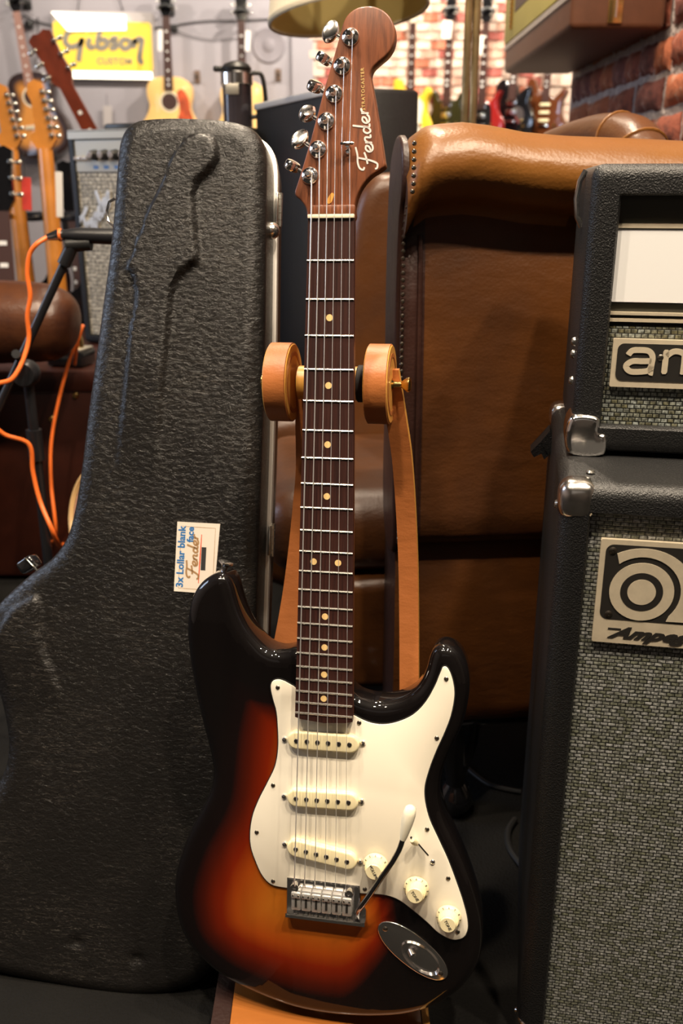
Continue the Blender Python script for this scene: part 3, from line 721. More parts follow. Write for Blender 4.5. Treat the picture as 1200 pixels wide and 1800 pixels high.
# bridge
WBR = WB + .0040
c1 = gp(501.5, 1543, WBR); c2 = gp(631, 1551, WBR); c3 = gp(645, 1617, WBR); c4 = gp(500.5, 1611, WBR)
bu0, bu1 = -.0375, .0375; bv1 = c1[1]; bv0 = (c3[1] + c4[1]) / 2
ext_ = [(bu0, bv0), (bu1 + .007, bv0), (bu1 + .007, bv0 + .014), (bu1 + .004, bv0 + .020), (bu1, bv0 + .022), (bu1, bv1), (bu0, bv1)]
BR = prism('bridge_plate', ext_, WBR, WB + .0008, 'chrome', GT, bev=.0012)
for j in range(6):
    u = -.02625 + .0105 * j
    vtop = bv0 + .0315
    bm = bmesh.new(); box(bm, (u, (vtop + bv0 + .009) / 2, WBR + .0038), (.0098, vtop - bv0 - .009, .0060), .0012, 2)
    box(bm, (u, bv0 + .026, WBR + .0072), (.0096, .006, .0030), .0010, 2)
    sd = finish('saddle', bm, 'saddle_steel', BR)
    for s_ in (-.0028, .0028): mlathe('height_screw', [(0, .0012), (.0008, .0012), (.0009, 0), (0, 0)], 'screw_dark', sd, 8, T4(u + s_, bv0 + .0265, WBR + .0085))
    bm = bmesh.new(); box(bm, (u, bv0 + .0185, WBR + .0071), (.0022, .011, .0006)); finish('string_slot', bm, 'badge_black', sd)
    mtube('intonation_screw', [(u, bv0 + .0005, WBR + .0035), (u, bv0 + .010, WBR + .0035)], .0013, 'chrome', BR, 8)
prism('bridge_lip', [(bu0, bv0 - .001), (bu1 + .007, bv0 - .001), (bu1 + .007, bv0 + .0035), (bu0, bv0 + .0035)], WBR + .0065, WB + .001, 'chrome', BR, bev=.0010)
for s_ in (-.028, .028): mlathe('pivot_stud', [(0, .0065), (.0012, .006), (.0016, .0072), (.0042, .0070), (.0045, .0060), (.0045, -.001), (0, -.001)], 'chrome', BR, 16, T4(s_, bv1 - .006, WBR))
# tremolo arm
def g3(px, py, w): q = gp(px, py, w); return (q[0], q[1], w)
arm = [g3(628, 1612, WBR + .001), g3(628.5, 1603, WBR + .010), g3(633, 1596, WBR + .016), g3(650, 1572, WBR + .023), g3(672, 1540, WBR + .030), g3(692, 1511, WBR + .035), g3(702, 1492, WBR + .037), g3(708, 1474, WBR + .037)]
AR = mtube('tremolo_arm', [tuple(p) for p in smooth_path(arm, 5)], .0027, 'dark_chrome', GT, 12)
t0 = Vector(g3(707.5, 1476, WBR + .037)); t1 = Vector(g3(723, 1416, WBR + .037)); LL = (t1 - t0).length
mlathe('arm_tip', [(0, 0), (.0030, 0), (.0040, LL * .12), (.0058, LL * .5), (.0062, LL * .75), (.0052, LL * .93), (.0028, LL * .99), (0, LL)], 'cream_tip', AR, 20, Matrix.Translation(t0) @ ZTO(t1 - t0))
# jack plate
ja = Vector(gp(684, 1637, WB)); jb = Vector(gp(767, 1704, WB)); jt = (jb - ja).normalized(); jn = Vector((-jt.y, jt.x)); jc = (ja + jb) / 2
L2 = (jb - ja).length / 2 + .0125
ol = [tuple(jc + jt * (L2 * math.copysign(abs(math.cos(t)) ** .9, math.cos(t))) + jn * (.0172 * math.sin(t))) for t in [2 * math.pi * j / 60 for j in range(60)]]
JP = slab('jack_plate', resample(np.array(ol), .0015), WB + .0016, WB - .0002, 'chrome', GT, r=.0010, seg=3)
bm = bmesh.new(); cc = jc + jt * .010
ns, nr = 32, 8
rg = []
for i in range(nr):
    f_ = 1 - i / (nr - 1) * .72; dz = -.0115 * (1 - (f_) ** 3) + .0020 * (i == 0) + (.0012 if i == 1 else 0)
    sh = -.005 * (1 - f_)
    rg.append([bm.verts.new((*(cc + jt * (.0225 * f_ * math.cos(t) + sh) + jn * (.0120 * f_ * math.sin(t))), WB + .0022 + .011 + dz * .9 - .0105)) for t in [2 * math.pi * j / ns for j in range(ns)]])
for A, B in zip(rg, rg[1:]):
    for j in range(ns): bm.faces.new((A[j], A[(j + 1) % ns], B[(j + 1) % ns], B[j]))
bm.faces.new(rg[-1])
# the cup is a raised boat-shaped rim with a scooped inside
rim = [bm.verts.new((*(cc + jt * (.0232 * math.cos(t)) + jn * (.0127 * math.sin(t))), WB + .0015)) for t in [2 * math.pi * j / ns for j in range(ns)]]
for j in range(ns): bm.faces.new((rim[j], rim[(j + 1) % ns], rg[0][(j + 1) % ns], rg[0][j]))
for v in bm.verts: v.co.z += 0.0
finish('jack_cup', bm, 'chrome', JP)
jq = cc - jt * .012; mtube('jack_socket', [(jq.x, jq.y, WB + .0022), (jq.x + jt.x * .004, jq.y + jt.y * .004, WB + .0075)], .0038, 'chrome', JP, 14)
for s_ in (-1, 1):
    q = jc + jt * (L2 - .0075) * s_; cross_screw(q.x, q.y, WB + .0016, .0028, 'screw_dark', JP, 'jack_plate_screw')
# strap buttons
def strap_button(pa, pb, w):
    a = Vector((*gp(*pa, w), w)); b = Vector((*gp(*pb, w), w)); L = .015
    mlathe('strap_button', [(0, 0), (.0052, 0), (.0050, .0012), (.0032, .003), (.0028, .008), (.0045, .011), (.0074, .0125), (.0074, .0140), (.003, .0150), (0, .0146)], 'chrome', GT, 22, Matrix.Translation(a) @ ZTO(b - a))
strap_button((391, 1010), (397, 990), WB - .020)
strap_button((566, 1770), (564.5, 1790), WB - .022)

# ================================================================== GUITAR STAND
ST = thing('guitar_stand', 'wooden guitar stand clad in saddle-brown leather holding up the sunburst guitar', 'guitar stand', T4(0, .83, 0))
SI = T4(0, -.83, 0)
def gw(u, v, w): return SI @ (GM @ Vector((u, v, w)))
ax = GU
WD = -.056
dc = Vector((*gp(578, 685, WD), WD))
lc = gp(497, 671, WD); rc = gp(668, 676, WD)
vv = (lc[1] + rc[1]) / 2
def axis_lathe(name, u0, prof, mat, parent, n=40):
    m = SI @ GM @ Matrix.Translation((u0, vv, WD)) @ ZTO((1, 0, 0)); return mlathe(name, prof, mat, parent, n, m)
axis_lathe('dowel', -.040, [(0, 0), (.0165, 0), (.0165, .090), (0, .090)], 'dowel_wood', ST)
axis_lathe('neck_pad', .018, [(.0166, 0), (.0180, .001), (.0180, .012), (.0166, .013)], 'rubber', ST)
for s_, uc in ((-1, lc[0]), (1, rc[0])):
    Dk = axis_lathe('yoke_disc', uc - .0115, [(0, .0), (.0368, .0), (.0375, .0008), (.0375, .0222), (.0368, .023), (0, .023)], 'wood_edge', ST, 56)
    axis_lathe('leather_band', uc - .0108, [(.0372, 0), (.0386, .0005), (.0386, .0211), (.0372, .0216)], 'leather_strap', Dk, 56)
    axis_lathe('inlay_ring', uc + .0116, [(.026, 0), (.026, .0004), (.030, .0004), (.030, 0)], 'leather_strap', Dk, 56)
    if s_ > 0: axis_lathe('brass_knob', uc + .0115, [(0, 0), (.006, 0), (.0035, .002), (.0028, .009), (.0070, .0145), (.0074, .0170), (.005, .0185), (0, .0185)], 'brass', Dk, 24)
    else:
        m = SI @ GM @ Matrix.Translation((uc - .0115, vv, WD)) @ ZTO((-1, 0, 0)); mlathe('brass_knob', [(0, 0), (.006, 0), (.0035, .002), (.0028, .004), (.0070, .0070), (.0074, .009), (.005, .0105), (0, .0105)], 'brass', Dk, 24, m)
def strip(name, edge_l, width, ws, mat, emat):
    """bent plywood upright with leather face: left-edge pixels with depth w behind the guitar face"""
    P3 = []
    for (px, py), w in zip(edge_l, ws): q = gp(px, py, w); P3.append((q[0], q[1], w))
    P3 = smooth_path(P3, 7)
    bm = bmesh.new(); ri = []
    for i, p in enumerate(P3):
        a = P3[max(i - 1, 0)]; b = P3[min(i + 1, len(P3) - 1)]; t = Vector(b - a).normalized(); n = Vector((1, 0, 0)).cross(t).normalized() if False else t.cross(Vector((1, 0, 0))).normalized()
        wdt = width if not callable(width) else width(i / (len(P3) - 1))
        if n.z < 0: n = -n
        p = Vector(p); q = p + Vector((wdt, 0, 0)); th = .009
        ri.append([bm.verts.new(gw(*x)) for x in (p, q, q - n * th, p - n * th)])
    for A, B in zip(ri, ri[1:]):
        for j in range(4):
            f = bm.faces.new((A[j], A[(j + 1) % 4], B[(j + 1) % 4], B[j])); f.material_index = 0 if j == 0 else 1
    bm.faces.new(ri[0]); bm.faces.new(ri[-1][::-1])
    return finish(name, bm, [mat, emat], ST, angle=30)
zb = 0.075
strip('upright', [(522, 650), (519, 700), (518.8, 741), (519.6, 824), (515, 881), (507.5, 957), (498, 1032), (488.6, 1089), (479, 1140), (462, 1230), (445, 1330), (430, 1450), (420, 1560), (416, 1650)], .0275, [-.058, -.064, -.070, -.082, -.088, -.092, -.090, -.087, -.082, -.074, -.070, -.072, -.078, -.085], 'leather_strap', 'wood_edge')
strip('upright', [(664, 650), (673, 705), (679.4, 745), (687, 794), (692.7, 855), (697, 923), (700, 995), (701.4, 1089), (702, 1225), (703, 1330), (704, 1450), (704, 1560), (704, 1650)], .0200, [-.058, -.064, -.070, -.078, -.086, -.091, -.092, -.088, -.078, -.074, -.074, -.080, -.087], 'leather_strap', 'wood_edge')
# cradle under the body
yc = -.83
lo_b = min((GM @ Vector((u, v, WB - .044))).z for u, v in BO); lo_f = min((GM @ Vector((u, v, WB))).z for u, v in BO)
zs = min(lo_b, lo_f) - .001
CX0, CX1 = -.117, .084
bm = bmesh.new(); NS = 20; A = []
for i in range(NS + 1):
    x = CX0 + (CX1 - CX0) * i / NS; sag = .016 * ((2 * i / NS - 1) ** 2)
    A.append([bm.verts.new((x, y, z)) for y, z in ((.697 + yc, zs - .004), (.875 + yc, zs + .000), (.875 + yc, zs - .018), (.697 + yc, zs - .022))])
for P1, P2 in zip(A, A[1:]):
    for j in range(4): bm.faces.new((P1[j], P1[(j + 1) % 4], P2[(j + 1) % 4], P2[j]))
bm.faces.new(A[0]); bm.faces.new(A[-1][::-1]); finish('cradle_board', bm, 'wood_orange', ST)
for s_, x in ((-1, CX0), (1, CX1)):
    o = slab('side_board', resample(smooth_path([(-.02, .0), (.03, .0), (.11, .012), (.17, .012), (.22, .0), (.255, .0), (.254, .04), (.250, zs - .006), (.20, zs - .003), (.06, zs - .003), (.0, zs - .01)], 4, True), .004), .0, -.020 if s_ < 0 else -.008, 'leather_dark' if s_ < 0 else 'wood_edge', ST, r=.002, seg=2)
    o.matrix_local = Matrix(((0, 0, 1, x + (0 if s_ < 0 else .009)), (1, 0, 0, .618 + yc), (0, 1, 0, 0), (0, 0, 0, 1)))
bm = bmesh.new(); box(bm, ((CX0 + CX1) / 2, .872 + yc, .12), (CX1 - CX0 - .02, .006, .14), .002); finish('back_board', bm, 'leather_strap', ST)

# ================================================================== HARD CASE (left)
CY = R(-7)
c_top = at_y(360, 207, 1.13)
cb = at_z(250, 1752, .045)
lean = math.atan2(1.13 - .838, c_top.z - .0)
CM = frame(Vector((-.20, .838, 0.0)), CY, lean)
def cp(px, py, w=0.): return at_plane(px, py, CM, w)
CS = thing('guitar_case', 'large black wrinkled hard guitar case leaning upright behind the sunburst guitar', 'guitar case', CM)
case_px = [(262, 210), (300, 208), (345, 209), (390, 212), (420, 217), (445, 228), (460, 245), (467, 270), (468, 330), (467, 420), (465, 600), (460, 800), (453, 1000), (446, 1200), (440, 1400), (436, 1540), (428, 1610), (410, 1662), (375, 1705), (325, 1736), (255, 1750), (180, 1745), (90, 1728), (0, 1708), (-50, 1690), (-85, 1650), (-97, 1580), (-85, 1500), (-50, 1432), (-5, 1380), (10, 1350), (16, 1313), (12, 1270), (2, 1225), (-12, 1185), (-24, 1145), (-24, 1105), (-8, 1070), (25, 1035), (60, 1005), (95, 978), (118, 945), (130, 905), (140, 850), (155, 730), (170, 620), (182, 530), (191, 465), (200, 380), (207, 290), (212, 250), (222, 228), (238, 215)]
CO = resample(smooth_path([cp(x, y, -.006) for x, y in case_px], 6, True), .006)
emb = np.array([cp(x, y) for x, y in [(228, 474), (242, 436), (257.5, 394), (287, 327), (307, 283), (322, 257), (333, 246), (351, 239), (368, 242), (383, 252), (389, 266), (389, 283), (381.5, 299), (368, 312), (352, 326), (348.5, 342), (348.5, 365), (351, 409), (355, 452), (355, 463), (342, 470), (324.6, 484.6), (313, 502), (308.5, 525), (304, 569), (300, 613), (295, 657), (291, 700), (287, 760), (282, 860), (205, 860), (214, 760), (222, 690), (227, 642), (230, 613), (234, 578), (241.5, 546), (244, 514), (238.5, 493)]])
emb = resample(np.vstack([emb]), .005)
emb2 = resample(smooth_path([cp(x, y) for x, y in [(-10, 1130), (12, 1085), (30, 1062), (50, 1050), (72, 1043), (79, 1060), (80, 1100), (85, 1140), (97, 1170), (120, 1230), (140, 1330), (120, 1480), (30, 1600), (-40, 1640), (-70, 1560), (-30, 1440), (30, 1360), (35, 1290), (15, 1210)]], 4, True), .006)
inn = None
def case_h(u, v):
    Q = np.c_[u, v]
    d = seg_dist(Q, emb) * np.where(inside(Q, emb), 1, -1); vf = cp(250, 640)[1]; v0 = cp(250, 850)[1]
    fade = np.clip((v - v0) / (vf - v0), 0, 1)
    s = np.clip((d + .001) / .0055, 0, 1); h = .0085 * s * s * (3 - 2 * s) * fade
    d2 = seg_dist(Q, emb2) * np.where(inside(Q, emb2), 1, -1); s = np.clip((d2 + .001) / .008, 0, 1)
    ft = np.clip((v - cp(60, 1250)[1]) / (cp(60, 1120)[1] - cp(60, 1250)[1]), 0, 1)
    h += .006 * s * s * (3 - 2 * s) * ft
    e = seg_dist(Q, CO); h += .004 * np.clip((e - .006) / .012, 0, 1) ** 1 * 1.0
    # two dents low on the lid
    for (dx, dy, dr) in ((140, 1652, .012), (245, 1680, .012)):
        c = cp(dx, dy); h -= .004 * np.exp(-((u - c[0]) ** 2 + ((v - c[1]) * 1.6) ** 2) / (dr * dr * .5))
    return h
slab('lid', CO, .004, -.052, 'case', CS, r=.013, grid=.0038, hfun=case_h, seg=6)
Oc = ccw(CO); Tn = np.roll(Oc, -1, 0) - np.roll(Oc, 1, 0); Tn /= np.linalg.norm(Tn, axis=1)[:, None]; Nn = np.c_[Tn[:, 1], -Tn[:, 0]]
for _ in range(3): Nn = np.roll(Nn, 1, 0) + Nn + np.roll(Nn, -1, 0); Nn /= np.linalg.norm(Nn, axis=1)[:, None]
slab('valance', Oc + Nn * .0045, -.0495, -.0585, 'alu', CS, r=.001, seg=2)
slab('bottom_shell', Oc + Nn * .0005, -.0565, -.108, 'case', CS, rb=.012)
def on_side(py, w):   # right edge u at the height of pixel row py
    v = cp(465, py)[1]; i = [k for k in range(len(Oc)) if Oc[k, 0] > -.05 + .0 and abs(Oc[k, 1] - v) < .006]
    u = max(Oc[k, 0] for k in range(len(Oc)) if abs(Oc[k, 1] - v) < .008); return u, v
for py in (345, 955):
    u, v = on_side(py, 0)
    bm = bmesh.new(); box(bm, (u + .0048, v, -.047), (.0022, .034, .012), .0004); box(bm, (u + .0048, v, -.062), (.0022, .034, .012), .0004)
    hg = finish('hinge', bm, 'nickel', CS)
    for j in range(5): mtube('hinge_knuckle', [(u + .0068, v - .019 + j * .0078, -.054), (u + .0068, v - .019 + j * .0078 + .0072, -.054)], .0026, 'nickel', hg, 10)
u, v = on_side(392, 0); mlathe('foot_stud', [(0, 0), (.0095, 0), (.0095, .002), (.0088, .005), (.006, .0085), (0, .0105)], 'nickel', CS, 24, T4(u, v, -.033) @ ZTO((1, 0, .1)))
q = cp(48, 992, -.04); bm = bmesh.new(); box(bm, (q[0], q[1], -.045), (.022, .016, .022), .004, 3, Matrix.Rotation(R(35), 3, 'Z')); lt = finish('latch', bm, 'black_gloss', CS)
bm = bmesh.new(); box(bm, (q[0] + .008, q[1] + .001, -.034), (.022, .002, .003), .0005, 1, Matrix.Rotation(R(-42), 3, 'Z')); finish('latch_bar', bm, 'nickel', lt)
q = cp(196, 370, -.05); mtube('handle_ring', [(q[0] + .004, q[1] + .014, -.05), (q[0] - .003, q[1] + .010, -.05), (q[0] - .006, q[1], -.05), (q[0] - .004, q[1] - .012, -.05), (q[0] + .003, q[1] - .018, -.05)], .0017, 'chrome', CS, 8)
# card glued to the lid
WS = .0083
s0 = [cp(*p, WS) for p in ((312, 917), (387, 921), (376, 1044), (306, 1039))]
cd = prism('label_card', s0, WS + .0009, WS - .0012, 'paper', CS); cd['label'] = 'cream paper card with blue handwriting'
bl, tl = Vector(s0[3]), Vector(s0[0]); yy = (tl - bl).normalized(); xx = Vector((-yy.y, yy.x)) ; CH = (tl - bl).length; CWd = (Vector(s0[1]) - tl).length
def card(a, b):  # a along the card upward 0..1 , b to the right 0..1
    p = bl + yy * (a * CH) + Vector((yy.y, -yy.x)) * (b * CWd); return (p.x, p.y)
WK = WS + .0009
ribbons('card_border', [[card_ for card_ in [(.05, .10), (.05, .90)]], [(.05, .90), (.94, .90)], [(.94, .90), (.94, .10)], [(.94, .10), (.05, .10)]], card, .0006, WK, 'brown_ink', cd, .0001, 2)
prism('card_slot', [card(.33, .60), card(.33, .71), card(.66, .71), card(.66, .60)], WK + .0002, WK, 'ink', cd)
ribbons('card_stripe', [[(.14, .565), (.84, .585)]], card, .0015, WK, 'orange_ink', cd, .0002, 2)
ribbons('card_logo', FENDER, lambda a, b: card(.22 + a * .36, .56 - b * .30), .0020, WK, 'brown_ink', cd, .0002)
hand = Matrix(((yy.x, -yy.y * -1 if False else yy.y * -1 * -1, 0, 0),) * 1) if False else None
tilt = math.atan2(yy.y, yy.x)
def cardtext(s, a, b, size):
    p = card(a, b); text('handwriting', s, size, 'blue_ink', cd, T4(p[0], p[1], WK) @ Matrix.Rotation(tilt, 4, 'Z'), .0002, .00035, space=1.02)
cardtext('3x Lollar blank', .50, .13, .0112); cardtext('face', .83, .33, .0105)

# ================================================================== AMPLIFIER HEAD + CABINET (right)
AY = R(-10.5)
def open_box(name, W, Hh, D, fr, rec, r, mat, parent, frb=None):
    """cabinet shell: x 0..W, y 0..H, front face z=0, recessed front opening"""
    bm = bmesh.new(); rings = []
    def ring(ins, z, rad): 
        return [bm.verts.new((a, b, z)) for a, b in rrect(ins, ins, W - ins, Hh - ins, max(rad, .0008), 6)]
    rings.append(ring(r * .3, -D, r)); rings.append(ring(0, -D + r * .3, r))
    for k in range(6):
        a = math.pi / 2 * k / 5; rings.append(ring(r * (1 - math.cos(a)), -r * (1 - math.sin(a)), r * (1 - .6 * (1 - math.cos(a)))))
    rings.append(ring(fr - .002, 0, .002)); rings.append(ring(fr, -.003, .001)); rings.append(ring(fr, -rec, .001))
    for A, B in zip(rings, rings[1:]):
        n = len(A)
        for k in range(n): bm.faces.new((A[k], A[(k + 1) % n], B[(k + 1) % n], B[k]))
    bm.faces.new(rings[0][::-1]); bm.faces.new(rings[-1])
    return finish(name, bm, mat, parent)
CBM = frame(Vector((.189, .77, 0)), AY); CW, CHt, CD = .62, .638, .33
CB = thing('speaker_cabinet', 'tall black tolex speaker cabinet with silver-flecked grille and square logo plate', 'speaker', CBM)
open_box('cabinet', CW, CHt, CD, .027, .016, .014, 'tolex', CB)
prism('grille_cloth', rrect(.0275, .0275, CW - .0275, CHt - .0275, .002), -.0085, -.0155, 'grille_cab', CB)
def corner(W, Hh, cx, cy, s=.034, parent=None):
    sx = -1 if cx else 1; sy = -1 if cy else 1; X = W if cx else 0; Y = Hh if cy else 0
    bm = bmesh.new(); e = .0016
    box(bm, (X + sx * (s / 2 - e), Y + sy * (s * .55 - e), -s / 2 + e), (s, s * 1.1, s), .0125, 4)
    c_ = finish('corner_protector', bm, 'chrome_worn', parent)
    mlathe('corner_screw', [(0, .0022), (.003, .0018), (.0042, 0), (0, 0)], 'nickel', c_, 12, T4(X + sx * .026, Y - sy * e, -.034) @ ZTO((0, -sy, 0)))
    mlathe('corner_screw', [(0, .0022), (.003, .0018), (.0042, 0), (0, 0)], 'nickel', c_, 12, T4(X - sx * e, Y + sy * .026, -.022) @ ZTO((-sx, 0, 0)))
    return c_
for cx in (0, 1):
    for cy in (0, 1): corner(CW, CHt, cx, cy, parent=CB)
o_ = mbox('corner_protector', (.014, CHt - .012, -CD + .015), (.032, .030, .034), 'chrome_worn', CB, .010, 3)
# torn tolex on the rear top edge
bm = bmesh.new(); random.seed(3)
pp = [(-.002, CHt - .02), (-.012, CHt - .032), (-.022, CHt - .045), (-.018, CHt - .05), (-.010, CHt - .045), (-.006, CHt - .055), (-.001, CHt - .05), (.002, CHt - .03)]
A = [bm.verts.new((x, y, -CD + .07 + random.uniform(-.01, .01))) for x, y in pp]; B = [bm.verts.new((v.co.x, v.co.y, v.co.z - .03)) for v in A]
bm.faces.new(A); bm.faces.new(B[::-1])
for k in range(len(A)): bm.faces.new((A[k], A[(k + 1) % len(A)], B[(k + 1) % len(A)], B[k]))
finish('torn_covering', bm, 'tolex_fine', CB)['label'] = 'torn flap of black covering'
# square logo plate
def cbp(px, py, w=-.006): return at_plane(px, py, CBM, w)
WL = -.004
tlc = cbp(1056, 947, WL); blc = cbp(1040, 1127, WL); px0 = (tlc[0] + blc[0]) / 2; py1, py0 = tlc[1], blc[1]; ph = py1 - py0; pw = ph * .95
LP = prism('logo_plate', rrect(px0, py0, px0 + pw, py1, .001), WL, WL - .005, 'bplate', CB, bev=.0005)
q0, q1 = px0 + .016 * ph / .1, px0 + pw - .016 * ph / .1
q0, q1 = px0 + pw * .05, px0 + pw * .95; b0, b1 = py0 + ph * .235, py1 - ph * .045
prism('logo_field', rrect(q0, b0, q1, b1, ph * .07), WL + .0003, WL - .0002, 'badge_black', LP)
sq = b1 - b0; ccx = q0 + sq * .47; ccy = b0 + sq * .40; rO = sq * .385
prism('logo_bowl', circle((ccx, ccy), rO, 48), WL + .0009, WL, 'bplate', LP)
bmr = prism('logo_ring', circle((ccx, ccy), rO * .66, 40), WL + .0011, WL + .0005, 'badge_black', LP)
prism('logo_eye', circle((ccx, ccy), rO * .44, 36), WL + .0014, WL + .0005, 'bplate', LP)
arch = []
Rb, Ra = rO * 1.20, rO * 1.60
arch = [(ccx + Ra * math.cos(t) * 1.02, ccy + Ra * math.sin(t) * .93) for t in np.linspace(R(122), R(-8), 20)] + [(q1 - sq * .035, ccy - rO * .95), (ccx + rO * .85, ccy - rO * .97)] + [(ccx + Rb * math.cos(t), ccy + Rb * math.sin(t)) for t in np.linspace(R(-40), R(130), 22)]
prism('logo_arch', arch, WL + .0009, WL, 'bplate', LP)
for (a, b) in ((.07, .92), (.93, .92), (.09, .07), (.93, .07)):
    cross_screw(q0 + (q1 - q0) * a, b0 + sq * b, WL + .0004, .0034, 'screw_dark', LP, 'plate_screw')
text('logo_lettering', 'Ampeg', ph * .150, 'badge_black', LP, T4(px0 + pw * .50, py0 + ph * .105, WL + .0003), .0003, .0006, shear=.6, sx=1.5)
prism('logo_underline', [(px0 + pw * .14, py0 + ph * .135), (px0 + pw * .26, py0 + ph * .135), (px0 + pw * .26, py0 + ph * .15), (px0 + pw * .14, py0 + ph * .15)], WL + .0004, WL, 'badge_black', LP)
# head
HM = frame(Vector((.216, .859, CHt + .0035)), AY); HW, HH, HD = .60, .256, .20
HD_ = thing('amplifier_head', 'black tolex amplifier head with white front panel standing on the speaker cabinet', 'amplifier', HM)
open_box('cabinet', HW, HH, HD, .026, .022, .011, 'tolex', HD_)
def hp(px, py, w=-.01): return at_plane(px, py, HM, w)
def yb(py, w=-.012): return hp(1110, py, w)[1]
x0, x1 = .0265, HW - .0265
def strip_(name, pa, pb, w, mat, dep=.006):
    a, b = yb(pa, w), yb(pb, w); return prism(name, [(x0, b), (x1, b), (x1, a), (x0, a)], w, w - dep, mat, HD_)
strip_('upper_panel', 336, 392, -.014, 'grey_panel'); strip_('gold_trim', 393, 401, -.011, 'bplate', .010)
strip_('control_panel', 403, 531, -.012, 'white_panel', .009); strip_('lower_panel', 533, 548, -.015, 'grey_panel')
strip_('silver_trim', 549, 554, -.010, 'bplate', .011); strip_('recess_strip', 555, 559, -.018, 'badge_black', .003)
strip_('silver_trim', 560, 566, -.010, 'bplate', .011); strip_('recess_strip', 567, 573, -.018, 'badge_black', .003)
strip_('grille_cloth', 574, 768, -.012, 'grille_head'); strip_('silver_trim', 769, 775, -.008, 'bplate', .013)
a = hp(1078, 595, -.008); b = hp(1070, 679, -.008)
BG = prism('name_badge', rrect(a[0], b[1], a[0] + .265, a[1], .001), -.007, -.012, 'bplate', HD_, bev=.0004); bhh = a[1] - b[1]
prism('badge_field', rrect(a[0] + .0045, b[1] + bhh * .14, a[0] + .2605, a[1] - bhh * .09, bhh * .13), -.0064, -.0072, 'badge_black', BG)
# lower-case lettering built from pen strokes
s_ = bhh * .50; bx = a[0] + .0115; by = b[1] + bhh * .305
def X_(o): return lambda p, q_: (bx + (o + p) * s_ * 1.16, by + q_ * s_)
GL = {'a': [[(.10, .74), (.22, .92), (.50, .96), (.80, .92), (.93, .74), (.93, .3), (.92, .06), (1.02, .03)], [(.92, .52), (.6, .50), (.25, .48), (.06, .28), (.2, .08), (.55, .06), (.86, .14), (.93, .34)]],
      'm': [[(.09, .0), (.09, 1.0)], [(.12, .74), (.3, .92), (.52, .94), (.70, .84), (.73, .6), (.73, .0)], [(.76, .74), (.94, .92), (1.16, .94), (1.34, .84), (1.37, .6), (1.37, .0)]],
      'p': [[(.09, -.45), (.09, 1.0)], [(.1, .5), (.18, .85), (.5, .96), (.85, .85), (.95, .5), (.85, .15), (.5, .04), (.18, .15), (.1, .5)]],
      'e': [[(.1, .5), (.94, .5), (.85, .86), (.5, .96), (.15, .85), (.06, .5), (.15, .15), (.5, .04), (.92, .14)]],
      'g': [[(.95, .5), (.85, .85), (.5, .96), (.15, .85), (.06, .5), (.15, .15), (.5, .04), (.85, .15), (.95, .5)], [(.95, 1.0), (.95, -.2), (.8, -.42), (.5, -.46), (.12, -.36)]]}
off = 0
for ch, adv in (('a', 1.30), ('m', 1.66), ('p', 1.2), ('e', 1.15), ('g', 1.2)):
    ribbons('badge_letter', GL[ch], X_(off), s_ * .235, -.0062, 'bplate', BG, .0006, 6); off += adv
sc1 = hp(1161, 629, -.006); cross_screw(sc1[0], sc1[1], -.0062, .0030, 'screw_dark', BG, 'badge_screw')
# L-shaped chrome corners, side studs
def lcorner(mx):
    f_ = (lambda x: x) if not mx else (lambda x: HW - x)
    o1 = [(-.0015, -.0015), (.032, -.0015), (.032, .018), (.026, .0195), (.0255, .027), (.024, .034), (-.0015, .034)]
    Lc = smooth_path([(f_(x), y) for x, y in o1], 5, True)
    return slab('corner_protector', resample(Lc, .0015), .0035, -.034, 'chrome', HD_, r=.006, seg=5)
lcorner(False); lcorner(True)
for (py, w) in ((612, -.05), (635, -.05), (680, -.04)):
    yy_ = hp(1012, py)[1]; mlathe('side_stud', [(0, .004), (.003, .0035), (.0045, .001), (.0045, 0), (0, 0)], 'nickel', HD_, 12, T4(0, yy_, w) @ ZTO((-1, 0, 0)))
bm = bmesh.new(); yy_ = hp(1020, 352)[1]; tube(bm, [(0, yy_ + .026, -.10), (-.005, yy_ + .016, -.10), (-.007, yy_, -.10), (-.005, yy_ - .016, -.10), (0, yy_ - .026, -.10)], .0026, 8); finish('side_handle_clip', bm, 'nickel', HD_)

